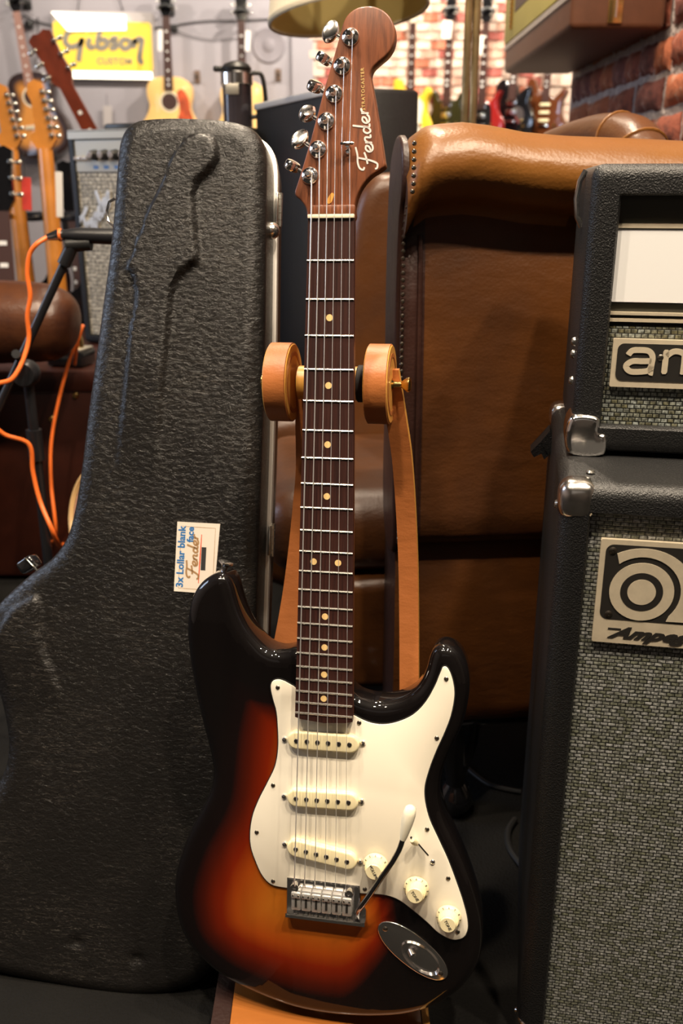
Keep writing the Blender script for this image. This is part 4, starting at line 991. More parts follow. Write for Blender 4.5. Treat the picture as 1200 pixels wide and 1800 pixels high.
# ================================================================== LEATHER ARMCHAIR
CHM = T4(.070, 1.135, 0) @ Matrix.Rotation(R(5), 4, 'Z')
AC = thing('leather_armchair', 'tall cognac brown leather wing armchair with nail-head trim behind the amplifier', 'armchair', CHM)
tops = [(0, .905), (.012, .932), (.03, .945), (.07, .948), (.10, .945), (.14, .938), (.19, .934), (.26, .932), (.36, .928), (.56, .915)]
def topz(s): return float(np.interp(s, [a for a, b in tops], [b for a, b in tops]))
def arm_mesh(s0, s1, flip=False, front=0.0, inner=.10):
    bm = bmesh.new(); rows = []; NS = 40
    for i in range(NS + 1):
        s = s0 + (s1 - s0) * i / NS; tz = topz(s); k = min(1, (s - s0) / .02)
        ro = .043 * (.80 + .20 * k)
        pf = [(.012, .165), (.000, .175), (-.002, .20), (-.006, .30), (-.002, .41), (.006, .432), (.002, .442), (-.014, .447), (-.022, .462), (-.020, .49), (-.015, .54), (-.012, .62), (-.008, .72), (-.002, .80), (.004, tz - .118), (.006, tz - .100)]
        cz = tz - .045; cy = .018
        for t in np.linspace(R(250), R(90), 12): pf.append((cy + math.cos(t) * (ro + .024) * (1.0), cz + math.sin(t) * .045))
        pf = [(p[0] * 1, p[1]) for p in pf]
        pf += [(.05, tz - .001), (.085, tz - .008), (inner, tz - .030), (inner + .004, tz - .07), (inner, .5), (inner, .165)]
        rows.append([bm.verts.new((s, (-p[0] if flip else p[0]), p[1])) for p in pf])
    for A, B in zip(rows, rows[1:]):
        for j in range(len(A) - 1): bm.faces.new((A[j], A[j + 1], B[j + 1], B[j]))
        bm.faces.new((A[-1], A[0], B[0], B[-1]))
    bm.faces.new(rows[0]); bm.faces.new(rows[-1][::-1]); return bm, rows
bm, rows = arm_mesh(.0, .56)
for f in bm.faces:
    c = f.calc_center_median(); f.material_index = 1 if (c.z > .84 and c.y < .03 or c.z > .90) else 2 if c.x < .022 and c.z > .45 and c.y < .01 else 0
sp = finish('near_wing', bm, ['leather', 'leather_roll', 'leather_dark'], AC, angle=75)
# front facing board of the near wing (dark, edged by nails)
fc = resample(smooth_path([(.004, .43), (-.004, .47), (.002, .52), (.004, .62), (.006, .75), (-.008, .85), (-.020, .868), (-.024, .895), (-.014, .922), (.02, .934), (.052, .924), (.078, .90), (.098, .80), (.098, .60), (.096, .47), (.06, .425)], 5, True), .006)
fa = slab('wing_facing', fc, .0, -.008, 'leather_dark', AC, r=.004, seg=4); fa.matrix_local = Matrix(((0, 0, 1, .004), (1, 0, 0, 0), (0, 1, 0, 0), (0, 0, 0, 1)))
fa.matrix_local = Matrix(((0, 0, -1, -.005), (1, 0, 0, -.002), (0, 1, 0, 0), (0, 0, 0, 1)))
# (facing sits just in front of the wing's end)
nail = mlathe('nail_head', [(0, .0022), (.0018, .0018), (.0027, .0006), (.0027, 0), (0, 0)], 'screw_dark', AC, 10)
nail.rotation_euler = (R(90), 0, 0); first = True
for i in range(60):
    z = .455 + i * .0082
    if z > .93: break
    nl = nail if first else nail.copy()
    if not first: COL.objects.link(nl)
    first = False; nl.location = (.001 if z < .86 else .004, -.0175 + .010 * min(1, max(0, (z - .5) / .3)) if z < .83 else -.0075 - .044 * min(1, (z - .83) / .05), z)
pipe = [(.022, -.021, .47), (.022, -.018, .52), (.022, -.013, .62), (.022, -.009, .72), (.022, -.003, .79), (.022, .002, .825)]
mtube('piping', [tuple(p) for p in smooth_path(pipe, 6)], .0032, 'leather_dark', AC, 8)
# seat, cushions, far wing, back
def puff(name, lo, hi, bev, mat, parent, seg=5):
    lo, hi = Vector(lo), Vector(hi); bm = bmesh.new(); box(bm, (lo + hi) / 2, hi - lo, bev, seg); return finish(name, bm, mat, parent, angle=80)
puff('seat_cushion', (-.17, .106, .345), (.45, .50, .47), .05, 'leather', AC)
puff('seat_base', (-.13, .104, .165), (.45, .52, .345), .02, 'leather', AC)
FP = CHM @ Matrix(((1, 0, 0, 0), (0, 0, -1, .52), (0, 1, 0, 0), (0, 0, 0, 1)))
fw = [at_plane(x, y, FP, 0) for x, y in [(770, 300), (700, 302), (668, 306), (645, 322), (628, 355), (612, 450), (598, 600), (578, 690), (545, 722), (490, 732), (462, 745), (455, 800)]]
fw = fw + [(fw[-1][0], .17), (fw[0][0] + .15, .17), (fw[0][0] + .15, fw[0][1])]
o = slab('far_wing', resample(smooth_path(fw, 4, True), .008), .0, -.10, 'leather', AC, r=.03, rb=.03, seg=6); o.matrix_local = Matrix(((1, 0, 0, 0), (0, 0, -1, .51), (0, 1, 0, 0), (0, 0, 0, 1)))
puff('backrest', (.40, .10, .165), (.55, .61, .90), .05, 'leather', AC)
# scroll of the back top seen above the near wing
bq = [at_plane(x, y, FP, .28) for x, y in [(960, 262), (1010, 232), (1070, 214), (1120, 216), (1150, 240), (1158, 280)]]
rp = [Vector((p[0], .26 + .0 * i, p[1])) for i, p in enumerate(bq)]
loc_ = CHM.inverted()
def ch(px, py, Y): return loc_ @ at_y(px, py, Y)
scr = smooth_path([tuple(ch(965, 262, 1.62)), tuple(ch(1020, 247, 1.56)), tuple(ch(1075, 243, 1.48)), tuple(ch(1115, 256, 1.42)), tuple(ch(1132, 300, 1.38)), tuple(ch(1134, 360, 1.36)), tuple(ch(1134, 460, 1.36))], 8)
mtube('back_scroll', [tuple(p) for p in scr], [.026 + .012 * math.sin(min(1, i / (len(scr) * .6)) * 1.57) for i in range(len(scr))], 'leather', AC, 24)
for i in (18, 27):
    c = Vector(scr[i]); t = Vector(scr[i + 1] - scr[i - 1]).normalized(); a_ = t.orthogonal().normalized(); b_ = t.cross(a_); rr = .026 + .012 * math.sin(min(1, i / (len(scr) * .6)) * 1.57) + .0006
    mtube('piping', [c + (a_ * math.cos(k * .2618) + b_ * math.sin(k * .2618)) * rr for k in range(25)], .0022, 'leather_roll', AC, 6)
for (x, y) in ((.10, .03), (.48, .03), (.02, .50), (.46, .55)):
    mlathe('leg', [(0, 0), (.012, 0), (.022, .006), (.028, .020), (.024, .036), (.014, .050), (.017, .07), (.030, .12), (.034, .168), (0, .168)], 'mahogany' if False else 'black_gloss', AC, 20, T4(x, y, 0))
mbox('seat_rail', (.20, .035, .175), (.50, .06, .03), 'black_gloss', AC, .004)

# ================================================================== FLOOR LAMP
LY = 2.15
pb = at_y(823, 212, LY); X_P = pb.x
LM = thing('floor_lamp', 'brass floor lamp with pleated cream shade hanging above the guitar headstock', 'lamp', T4(X_P, LY, 0))
mlathe('base', [(0, 0), (.14, 0), (.14, .012), (.12, .022), (.03, .03), (0, .03)], 'lamp_pole', LM, 32)
for s_ in (-1, 1):
    mtube('pole', [(s_ * .0085 * math.cos(z * 2.2 + .6), s_ * .0085 * math.sin(z * 2.2 + .6), z) for z in np.linspace(.02, 1.55, 40)], .0085, 'lamp_pole', LM, 10)
sc_ = at_y(613, 30, 2.0)
sx_, sy_, sz_ = sc_.x - X_P, 2.0 - LY, sc_.z
mtube('arm', [tuple(p) for p in smooth_path([(0, 0, 1.53), (-.02, 0, 1.66), (-.12, -.05, 1.74), (sx_ + .03, sy_, 1.72), (sx_, sy_, 1.66), (sx_, sy_, sz_ + .12)], 8)], .008, 'lamp_pole', LM, 10)
bm = bmesh.new(); NP = 144; r0, r1 = .152, .108; ri = []
def sring(r, z, amp): return [bm.verts.new((r * (1 + amp * (1 if k % 2 else -1)) * math.cos(2 * math.pi * k / NP), r * (1 + amp * (1 if k % 2 else -1)) * math.sin(2 * math.pi * k / NP), z)) for k in range(NP)]
ri = [sring(r0 + .001, .0, 0), sring(r0 + .003, .004, 0), sring(r0 + .002, .012, 0), sring(r0 - .001, .014, .008), sring(r1, .21, .008), sring(r1 - .002, .21, 0)]
for A, B in zip(ri, ri[1:]):
    for k in range(NP): bm.faces.new((A[k], A[(k + 1) % NP], B[(k + 1) % NP], B[k]))
shade_m = T4(sx_, sy_, sz_) @ Matrix.Rotation(R(-7), 4, 'Y') @ Matrix.Rotation(R(-4), 4, 'X')
bmesh.ops.transform(bm, matrix=shade_m, verts=bm.verts); sh = finish('lamp_shade', bm, 'shade', LM, angle=60, recalc=False)
bm = bmesh.new(); ri = [sring(r0 - .001, .001, 0), sring(r1 - .004, .21, 0)]
for k in range(NP): bm.faces.new((ri[0][k], ri[1][k], ri[1][(k + 1) % NP], ri[0][(k + 1) % NP]))
bmesh.ops.transform(bm, matrix=shade_m, verts=bm.verts); finish('shade_lining', bm, 'shade_in', sh, recalc=False)
bm = bmesh.new(); tube(bm, [((r0) * math.cos(k * .1309), (r0) * math.sin(k * .1309), .004) for k in range(49)], .0035, 8); bmesh.ops.transform(bm, matrix=shade_m, verts=bm.verts); finish('shade_trim', bm, 'shade', sh)

# ================================================================== WALL-HUNG OPEN CASE (upper right)
WCT = thing('wall_display_case', 'brown leatherette guitar case with olive lining mounted high on the right brick wall', 'guitar case')
e0 = at_y(888, 111, 3.06); z0 = 1.185
xa = PX - .198
y1 = 3.0; y0 = 2.16
WCT.matrix_world = T4(PX, y0, z0); I_ = T4(-PX, -y0, -z0)
def wbox(name, lo, hi, mat, bev=.0, par=WCT):
    lo, hi = I_ @ Vector(lo), I_ @ Vector(hi); bm = bmesh.new(); box(bm, (lo + hi) / 2, hi - lo, bev, 3); return finish(name, bm, mat, par)
M['case_brown'] = P('brown_leatherette', '5c3825', .5, noise=.12, nscale=40, bump=.3, bscale=300)
wbox('case_shell', (xa, y0, z0), (PX - .002, y1, z0 + .40), 'case_brown', .012)
for dz in (.062, .069): mtube('trim_bead', [I_ @ Vector((xa - .001, y0 + .01, z0 + dz)), I_ @ Vector((xa - .001, y1 - .005, z0 + dz))], .0028, 'alu', WCT, 8)
wbox('lining_frame', (xa - .004, y0 + .005, z0 + .075), (xa + .001, y1 - .004, z0 + .395), 'plush_yellow', .001)
M['inner_dark'] = P('dark_lining', '6e5a4c', .8)
wbox('inner_panel', (xa - .005, y0 + .12, z0 + .135), (xa - .001, y1 - .16, z0 + .36), 'inner_dark', .001)
q = I_ @ Vector((xa - .008, y1 - .13, z0 + .10))
for k in range(16):
    mtube('rope_strand', [(q.x, q.y - .005, q.z + k * .011), (q.x - .002, q.y, q.z + k * .011 + .005), (q.x, q.y + .005, q.z + k * .011 + .010)], .0042, 'brass', WCT, 6)
LT = wbox('latch', (xa + .075, y0 - .005, z0 + .01), (xa + .105, y0 + .001, z0 + .10), 'brass', .001)
wbox('latch_bar', (xa + .088, y0 - .009, z0 + .02), (xa + .092, y0 - .004, z0 + .10), 'nickel', 0, LT); 

# ================================================================== COMBO AMP, BLACK CAB, TRUNK (middle distance)
TRK = thing('leather_chest', 'dark brown leather chest with brass studs under the small silver-grille amplifier', 'chest', T4(-.62, 2.03, 0))
mbox('chest_body', (.065, .30, .235), (.60, .60, .45), 'trunk', TRK, .015); mbox('chest_lid', (.065, .30, .475), (.62, .61, .05), 'trunk', TRK, .012)
for (px, py) in ((133, 695), (91, 737)):
    q = at_y(px, py, 2.03); mlathe('brass_stud', [(0, .006), (.005, .005), (.008, 0), (0, 0)], 'brass', TRK, 14, T4(q.x + .62, .0, q.z) @ ZTO((0, -1, 0)))
TZ = .50
FA = Vector((-.655, 2.40, TZ)); FB = Vector((-.235, 2.215, TZ)); fy = math.atan2(FB.y - FA.y, FB.x - FA.x)
FM = frame(FA + Vector((0, 0, .002)), fy); FWd = (FB - FA).length; FH = .50
FT = thing('combo_amplifier', 'silver-grille combo amplifier with script logo and black knobs standing behind the black case', 'amplifier', FM)
open_box('cabinet', FWd, FH, .21, .020, .014, .010, 'tolex_fine', FT)
prism('top_cover', rrect(.002, FH - .001, FWd - .002, FH + .001, .0005), -.004, -.2, 'silver_amp', FT)
prism('control_panel', [(.020, FH - .092), (FWd - .02, FH - .092), (FWd - .02, FH - .022), (.02, FH - .022)], -.004, -.013, 'silver_amp', FT)
prism('grille_cloth', [(.020, .022), (FWd - .02, .022), (FWd - .02, FH - .094), (.02, FH - .094)], -.006, -.0135, 'grille_fender', FT)
for k in range(7):
    kx = .078 + k * .030; kn = mlathe('amp_knob', [(0, .020), (.008, .020), (.0095, .018), (.011, .006), (.0125, .003), (.0125, 0), (0, 0)], 'black_plastic', FT, 18, T4(kx, FH - .055, -.004))
    mlathe('knob_cap', [(0, .0235), (.0075, .023), (.0075, .0215), (0, .0215)], 'chrome', kn, 16, T4(kx, FH - .055, -.004))
    mbox('panel_mark', (kx, FH - .082, -.0035), (.014, .008, .001), 'blue_trim', FT)
for k in range(3): mlathe('input_jack', [(0, .008), (.004, .008), (.006, .004), (.0075, 0), (0, 0)], 'chrome', FT, 12, T4(.024 + k * .016, FH - .062, -.004))
mlathe('pilot_jewel', [(0, .014), (.006, .012), (.009, 0), (0, 0)], 'red_jewel', FT, 14, T4(FWd - .045, FH - .052, -.004))
ribbons('amp_logo', FENDER, lambda a, b: (.040 + a * .050 - b * .030, FH - .26 + a * .058 + b * .050), .0085, -.005, 'alu', FT, .004)
prism('front_top_band', [(.006, FH - .019), (FWd - .006, FH - .019), (FWd - .006, FH - .003), (.006, FH - .003)], .0012, -.001, 'silver_amp', FT)
mbox('strap_handle', (.10, FH + .010, -.09), (.09, .016, .03), 'black_plastic', FT, .006)
# black cabinet behind headstock
q_n = at_y(601, 152, 1.86); q_l = Vector((-.195, 2.30)); dl_ = (q_l - Vector((q_n.x, 1.86))); 
bz = q_n.z
BM_ = thing('black_flight_case', 'plain black cabinet with silver top edges standing between the combo amplifier and the armchair', 'cabinet', Matrix.Translation((q_n.x, 1.86, 0)) @ Matrix.Rotation(math.atan2(dl_.y, dl_.x), 4, 'Z'))
Lb = dl_.length
mbox('case_body', (Lb / 2, -.08, bz / 2), (Lb, .16, bz), 'tolex_fine', BM_, .008)
mbox('edge_trim', (Lb / 2, .0005, bz - .003), (Lb - .004, .007, .013), 'edge_alu', BM_, .002)
for s_ in (0, 1):
    bm = bmesh.new(); lathe(bm, [(0, .014), (.010, .011), (.014, 0), (0, 0)], 16, T4(s_ * (Lb - .05) + .025, -.002, bz - .14) @ ZTO((0, 1, 0))); finish('side_knob', bm, 'nickel', BM_)
# coffee press
pz = TZ + FH + .004
cpp = FM @ Vector((FWd - .040, FH + .001, -.09))
KP = thing('coffee_press', 'dark glass coffee press with chrome band and black handle on top of the combo amplifier', 'coffee press', Matrix.Translation((cpp.x, cpp.y, pz)))
kr = .033
mlathe('jug', [(0, 0), (kr, 0), (kr, .085), (kr + .001, .11), (0, .11)], 'coffee_glass', KP, 32)
mlathe('chrome_band', [(kr + .0012, .088), (kr + .004, .09), (kr + .004, .112), (kr - .002, .118), (0, .12)], 'chrome', KP, 32)
mlathe('lid', [(0, .138), (.01, .138), (kr - .006, .132), (kr + .001, .124), (kr, .119), (0, .119)], 'black_plastic', KP, 32)
mtube('handle', [tuple(p) for p in smooth_path([(kr - .002, -.003, .112), (kr + .02, -.004, .112), (kr + .028, -.004, .09), (kr + .026, -.004, .03), (kr - .001, -.003, .022)], 5)], .0052, 'black_plastic', KP, 10)
mbox('spout', (-kr - .008, 0, .122), (.022, .018, .012), 'black_plastic', KP, .004)
mbox('jug_label', (-.008, -kr - .0012, .078), (.03, .002, .022), 'silver_amp', KP, .0005)
# leather sofa arm, far left
q = at_y(40, 505, 1.75)
SF = thing('leather_sofa', 'worn brown leather sofa with a puffed rolled arm at the far left', 'sofa', T4(-1.02, 1.9, 0))
sp_ = [(-.55, .25, .56), (-.25, .12, .575), (.0, .02, .575), (.14, -.03, .572), (.20, -.05, .565), (.225, -.058, .56)]
sp_ = [( -.62, .16, .595), (-.30, .08, .60), (.08, .02, .60), (.32, -.01, .597), (.43, -.02, .592), (.475, -.024, .588), (.495, -.026, .585)]
mtube('rolled_arm', [tuple(p) for p in smooth_path(sp_, 6)], [.118] * 22 + [.116, .112, .106, .098, .09, .082, .072, .062, .052, .044, .036, .028, .02, .014, .008][:15], 'leather_old', SF, 28) if False else None
pth = smooth_path(sp_, 6); nn = len(pth)
rad = [(.108 - .034 * max(0, (p_[0] + .2) / .7)) * math.sqrt(max(0.02, 1 - max(0, (i - (nn - 15)) / 14.2) ** 2)) for i, p_ in enumerate(pth)]
mtube('rolled_arm', [(p[0], p[1], p[2] + .034 * max(0, (p[0] + .2) / .7)) for p in pth], rad, 'leather_old', SF, 28)
puff('arm_panel', (-.55, -.06, .12), (.18, .08, .53), .03, 'leather_dark', SF)
puff('seat_cushion', (-.55, .10, .12), (.10, .55, .42), .05, 'leather_old', SF)
for (x, y) in ((-.5, .0), (.12, .0), (-.5, .5), (.05, .5)): mlathe('foot', [(0, 0), (.02, 0), (.028, .12), (0, .12)], 'black_gloss', SF, 14, T4(x, y, 0))
# small pedal unit on trunk
q = at_y(104, 650, 1.99)
PD = thing('effects_pedal', 'small silver effects pedal with three brass knobs on the leather chest', 'effects pedal', T4(q.x, 2.09, TZ + .001) @ Matrix.Rotation(R(-14), 4, 'Z'))
mbox('pedal_body', (0, 0, .018), (.085, .07, .034), 'black_gloss', PD, .006); mbox('pedal_plate', (0, 0, .037), (.078, .062, .005), 'silver_amp', PD, .002)
for k in (-1, 0, 1): mlathe('pedal_knob', [(0, .026), (.007, .025), (.0085, .02), (.0095, 0), (0, 0)], 'brass', PD, 14, T4(k * .022, 0, .039))
# drum behind the case
q = at_y(134, 905, 1.45)
DR = thing('hand_drum', 'small brown hand drum with cream hoop half hidden behind the black case', 'drum', T4(q.x + .03, 1.46, .0))
dm = T4(0, 0, q.z - .0) @ ZTO((-.72, -.62, .30)) @ Matrix.Scale(.78, 4)
mlathe('shell', [(.090, .0), (.098, -.05), (.094, -.12), (.075, -.17), (.0, -.17)], 'mahogany', DR, 36, dm); mlathe('hoop', [(.088, -.004), (.099, -.004), (.102, .004), (.099, .012), (.092, .012), (.088, .006)], 'hoop', DR, 36, dm)
mlathe('drum_skin', [(0, .005), (.089, .005)], 'skin_drum', DR, 36, dm)
mlathe('drum_foot', [(0, 0), (.06, 0), (.05, .03), (.035, q.z - .12), (0, q.z - .12)], 'mahogany', DR, 24, T4(.04, .05, 0))
# microphone stand and microphone
MY = 1.52
def mp(px, py, Y=MY): return at_y(px, py, Y)
b0_ = at_z(66, 962, .0); 
jx = mp(48, 655); base = Vector((jx.x, MY, 0))
MS = thing('microphone_stand', 'black boom microphone stand in front of the brown leather sofa', 'microphone stand', Matrix.Translation(base)); IB = Matrix.Translation(-base)
mlathe('base_hub', [(0, .05), (.018, .05), (.022, .02), (.022, 0), (0, 0)], 'black_metal', MS, 16)
for k in range(3):
    a = R(30 + 120 * k); mtube('leg', [(0, 0, .035), (.13 * math.cos(a), .13 * math.sin(a), .012)], .007, 'black_metal', MS, 8)
mtube('pole', [(0, 0, .04), (0, 0, jx.z - .01)], .0085, 'black_metal', MS, 12); mtube('pole_sleeve', [(0, 0, mp(58, 808).z), (0, 0, mp(56, 755).z)], .013, 'black_metal', MS, 14)
mlathe('pivot_clamp', [(0, .02), (.018, .018), (.022, .008), (.022, -.008), (.018, -.018), (0, -.02)], 'black_metal', MS, 18, T4(0, -.006, jx.z) @ ZTO((0, 1, 0)))
mtube('boom_arm', [IB @ mp(-8, 728, MY - .02), IB @ mp(118, 452, MY - .02)], .0068, 'black_metal', MS, 10)
mtube('boom_collar', [IB @ mp(112, 465, MY - .02), IB @ mp(127, 432, MY - .02)], .0105, 'black_metal', MS, 12)
mtube('wing_knob', [IB @ mp(28, 622, MY - .05), IB @ mp(36, 630, MY - .01)], .007, 'black_metal', MS, 10)
mtube('mic_clip', [IB @ mp(118, 431, MY - .02), IB @ mp(160, 428, MY - .02)], .011, 'black_plastic', MS, 12)
a = mp(112, 413, MY - .02); b = mp(203, 416, MY - .02)
MC = thing('microphone', 'black cylindrical microphone lying level in the clip of the boom stand', 'microphone', Matrix.Translation(a)); IA = Matrix.Translation(-a)
mtube('mic_body', [IA @ a, IA @ (a + (b - a) * .12), IA @ (a + (b - a) * .3), IA @ b], [.0075, .0095, .0115, .0125], 'black_metal', MC, 16)
mtube('cable_plug', [IA @ mp(84, 417, MY - .02), IA @ mp(100, 413, MY - .02), IA @ mp(112, 413, MY - .02)], [.005, .008, .0085], 'chrome', MC, 12)
mtube('orange_ring', [IA @ mp(104, 413, MY - .02), IA @ mp(108, 413, MY - .02)], .0098, 'orange_cable', MC, 12)
def cable(label, pts, r=.0036, mat='orange_cable', grp=None, cat='cable', name='audio_cable'):
    o = mtube(name, [tuple(p) for p in smooth_path([tuple(p) for p in pts], 8)], r, mat, None, 8); tag(o, label, cat, grp); return o
cable('orange microphone cable looping from the microphone down to the floor', [mp(84, 417, MY - .02), mp(66, 428, MY - .03), mp(53, 445, MY - .03), mp(48, 480, MY - .03), mp(53, 520, MY - .03), mp(48, 555, MY - .03), mp(50, 600, MY - .03), mp(22, 665, MY - .06), mp(-8, 678, MY - .06), mp(-20, 730, MY - .05), mp(5, 762, MY - .04), mp(50, 780, MY - .03), mp(58, 830, MY - .03), mp(70, 880, MY - .04), mp(95, 940, MY - .06), at_z(80, 952, .006), at_z(30, 962, .005), at_z(28, 975, .005), at_z(68, 968, .005), at_z(74, 985, .005), at_z(-5, 996, .005)])
cable('orange cable hanging down from the effects pedal beside the mic stand', [at_y(131, 640, 1.98), at_y(137, 600, 1.95), at_y(146, 572, 1.95), at_y(120, 640, 1.93), at_y(91, 770, 1.9), at_y(90, 850, 1.88), at_y(98, 935, 1.86), at_z(60, 948, .006), at_z(0, 1002, .005), at_z(-30, 1015, .005)])
cable('grey cable curling on the carpet between the armchair leg and the speaker cabinet', [at_z(905, 1440, .006), at_z(893, 1460, .006), at_z(895, 1490, .006), at_z(915, 1520, .006), at_z(930, 1540, .006)], .0045, 'cable_black')
cable('black cable lying on the carpet below the armchair seat', [at_z(800, 1330, .006), at_z(830, 1358, .006), at_z(862, 1380, .006), at_z(915, 1392, .006)], .0035, 'cable_black')

# ================================================================== BACKGROUND GUITARS
def half(pts): return resample(smooth_path([(x, y) for x, y in pts] + [(-x, y) for x, y in pts[::-1]], 5, True), .012)
AC_O = half([(.0, -.23), (.09, -.228), (.165, -.19), (.200, -.11), (.185, -.02), (.142, .055), (.128, .10), (.142, .165), (.135, .225), (.09, .262), (.03, .272)])
LP_O = resample(smooth_path([(0, -.16), (.09, -.155), (.155, -.105), (.168, -.03), (.13, .05), (.115, .09), (.128, .14), (.120, .185), (.07, .165), (.035, .135), (.02, .19), (-.03, .225), (-.09, .232), (-.13, .20), (-.138, .14), (-.118, .08), (-.13, .05), (-.168, -.03), (-.155, -.105), (-.09, -.155)], 5, True), .012)
SG_O = resample(smooth_path([(0, -.16), (.09, -.15), (.155, -.09), (.158, -.01), (.115, .06), (.112, .12), (.135, .185), (.10, .165), (.065, .12), (.035, .125), (-.035, .125), (-.065, .125), (-.10, .175), (-.14, .20), (-.118, .12), (-.118, .06), (-.160, -.01), (-.155, -.09), (-.09, -.15)], 5, True), .012)
ST_O = resample(smooth_path([(0, -.17), (.10, -.16), (.155, -.10), (.155, -.03), (.115, .05), (.118, .12), (.145, .18), (.12, .205), (.09, .17), (.05, .145), (.03, .15), (-.03, .18), (-.075, .20), (-.105, .26), (-.14, .265), (-.155, .20), (-.135, .10), (-.12, .05), (-.155, -.03), (-.165, -.10), (-.10, -.165)], 5, True), .012)
def bg_guitar(name, label, M4, kind, bmat, group=None, board='dark_board', head='black_gloss', scale_len=.63, extras=(), inline=False, burst=False, back=False, nm='guitar'):
    g = thing(name, label, 'guitar', M4, group)
    O = {'acoustic': AC_O, 'lp': LP_O, 'sg': SG_O, 'strat': ST_O}[kind]
    th = .10 if kind == 'acoustic' else .045
    ef = (lambda V, O_: np.clip(seg_dist(V, O_) / .14, 0, 1)) if burst else None
    slab('body', O, 0, -th, bmat, g, r=.006, seg=2, grid=.02 if burst else None, edge=ef)
    join = {'acoustic': .268, 'lp': .15, 'sg': .13, 'strat': .17}[kind]; nutv = scale_len - .03 * (kind != 'acoustic') - (.02 if kind == 'acoustic' else 0)
    w = .012
    bm = bmesh.new(); rows = []
    for k in range(9):
        v = join + (nutv - join) * k / 8; h = .028 - .006 * k / 8
        rows.append([bm.verts.new((h * math.cos(a), v, w - .006 - .018 * math.sin(a))) for a in [math.pi * j / 8 for j in range(9)]])
    for A, B in zip(rows, rows[1:]):
        for j in range(8): bm.faces.new((A[j], A[j + 1], B[j + 1], B[j]))
        bm.faces.new((A[-1], A[0], B[0], B[-1]))
    bm.faces.new(rows[0]); bm.faces.new(rows[-1][::-1]); finish('neck', bm, 'maple' if kind == 'strat' or back else 'mahogany', g)
    v0 = join - (.06 if kind != 'acoustic' else .075)
    prism('fretboard', [(-.029, v0), (.029, v0), (.0215, nutv), (-.0215, nutv)], w, w - .006, board, g)
    if not back:
        L_ = nutv - -.0
        for n in (3, 5, 7, 9, 12, 15, 17):
            v = nutv - scale_len * (1 - 2 ** (-(n - .5) / 12))
            if v > v0: mbox('inlay', (0, v, w + .0006), (.022 if kind in ('lp', 'sg') else .012, .012, .0014), 'pearl', g)
    if inline:
        ho = [(-.021, 0), (.021, 0), (.032, .02), (.036, .035), (.02, .05), (.024, .13), (.035, .155), (.03, .18), (.01, .19), (-.012, .18), (-.03, .05), (-.04, .025)]
        if back: pass
    else: ho = [(-.021, 0), (.021, 0), (.037, .03), (.034, .09), (.04, .16), (.018, .172), (0, .165), (-.018, .172), (-.04, .16), (-.034, .09), (-.037, .03)]
    ho = [(a, nutv + b) for a, b in ho]
    hd = prism('headstock', ho, w - .004, w - .019, head, g)
    for k in range(6):
        if inline: v = nutv + .035 + k * .024; u = -.036 + .0045 * k * .9; s = -1
        else: s = -1 if k < 3 else 1; v = nutv + .045 + (k % 3) * .042; u = s * .045
        bm = bmesh.new(); box(bm, (u + s * .009, v, w - .012), (.016, .012, .009), .003, 2); box(bm, (u * .78, v, w - .012 - (.012 if back else -.011)), (.014, .014, .012), .003, 1); tube(bm, [(u * .8, v, w - .012), (u + s * .006, v, w - .012)], .003, 6)
        finish('tuner', bm, 'nickel', g)
    if kind == 'acoustic':
        mlathe('sound_hole', [(0, .0006), (.05, .0006)], 'dark_board', g, 28, T4(0, .125, 0))
        mlathe('rosette', [(.051, .0006), (.053, .0014), (.060, .0014), (.062, .0006)], 'cream_body', g, 28, T4(0, .125, 0))
        mbox('bridge', (0, -.05, .004), (.16, .024, .008), 'cream_body' if burst else 'dark_board', g, .003)
    elif not back:
        for v in ((.085, .025) if kind != 'strat' else (.1, .05, .0)): mbox('pickup', (0, v, .006), (.074, .036 if kind != 'strat' else .018, .012), 'chrome' if kind != 'strat' else 'cream', g, .003)
        mbox('bridge', (0, -.035, .006), (.08, .016, .012), 'chrome', g, .003)
        for k in range(3): mlathe('control_knob', [(0, .016), (.010, .016), (.012, 0), (0, 0)], 'brass', g, 14, T4(.085 + .02 * (k % 2), -.03 - .035 * k, 0))
    for fn in extras: fn(g)
    return g
def hang(px, py, Y, yaw=0, roll=0, scale_len=.63, dn=.60):
    p = at_y(px, py, Y); m = frame(p, yaw, 0, roll); return m @ Matrix.Scale(.88 if px > 500 else .95, 4) @ T4(0, -dn, 0)
def guard_extra(mat, pts):
    def f(g): prism('pickguard', smooth_path(pts, 4, True), .0022, .0002, mat, g)
    return f
GH = 'acoustic guitars hung on the grey wall'
YG = YB - .14
DA = .61
bg_guitar('acoustic_guitar', 'dark sunburst acoustic guitar hanging at the far left of the grey wall', hang(30, 24, YG, 0, R(5)), 'acoustic', 'ac_burst', GH, 'pale_board', 'black_gloss', burst=True)
bg_guitar('acoustic_guitar', 'natural spruce acoustic guitar with red-painted pickguard hanging right of the yellow sign', hang(292, 32, YG, 0, R(-1)), 'acoustic', 'acoustic_top', GH, extras=[guard_extra('pickguard_red', [(.05, .18), (.08, .20), (.12, .15), (.13, .08), (.15, .0), (.08, -.03), (.05, .02), (.065, .08)])])
bg_guitar('acoustic_guitar', 'natural acoustic guitar hanging partly hidden behind the coffee press', hang(424, 40, YG, 0, R(-1)), 'acoustic', 'acoustic_top', GH)
BG_ = 'electric guitars hung on the pale brick wall'
YE = YB - .17
bg_guitar('hanging_electric_guitar', 'yellow electric guitar hanging leftmost on the pale brick wall', hang(727, 40, YE, R(-38), R(-1)), 'strat', 'yellow_body', BG_, 'dark_board', 'cream_body', inline=True, extras=[guard_extra('guard', [(-.05, .17), (.06, .14), (.1, .1), (.09, 0), (.1, -.08), (0, -.05), (-.08, 0), (-.06, .1)])])
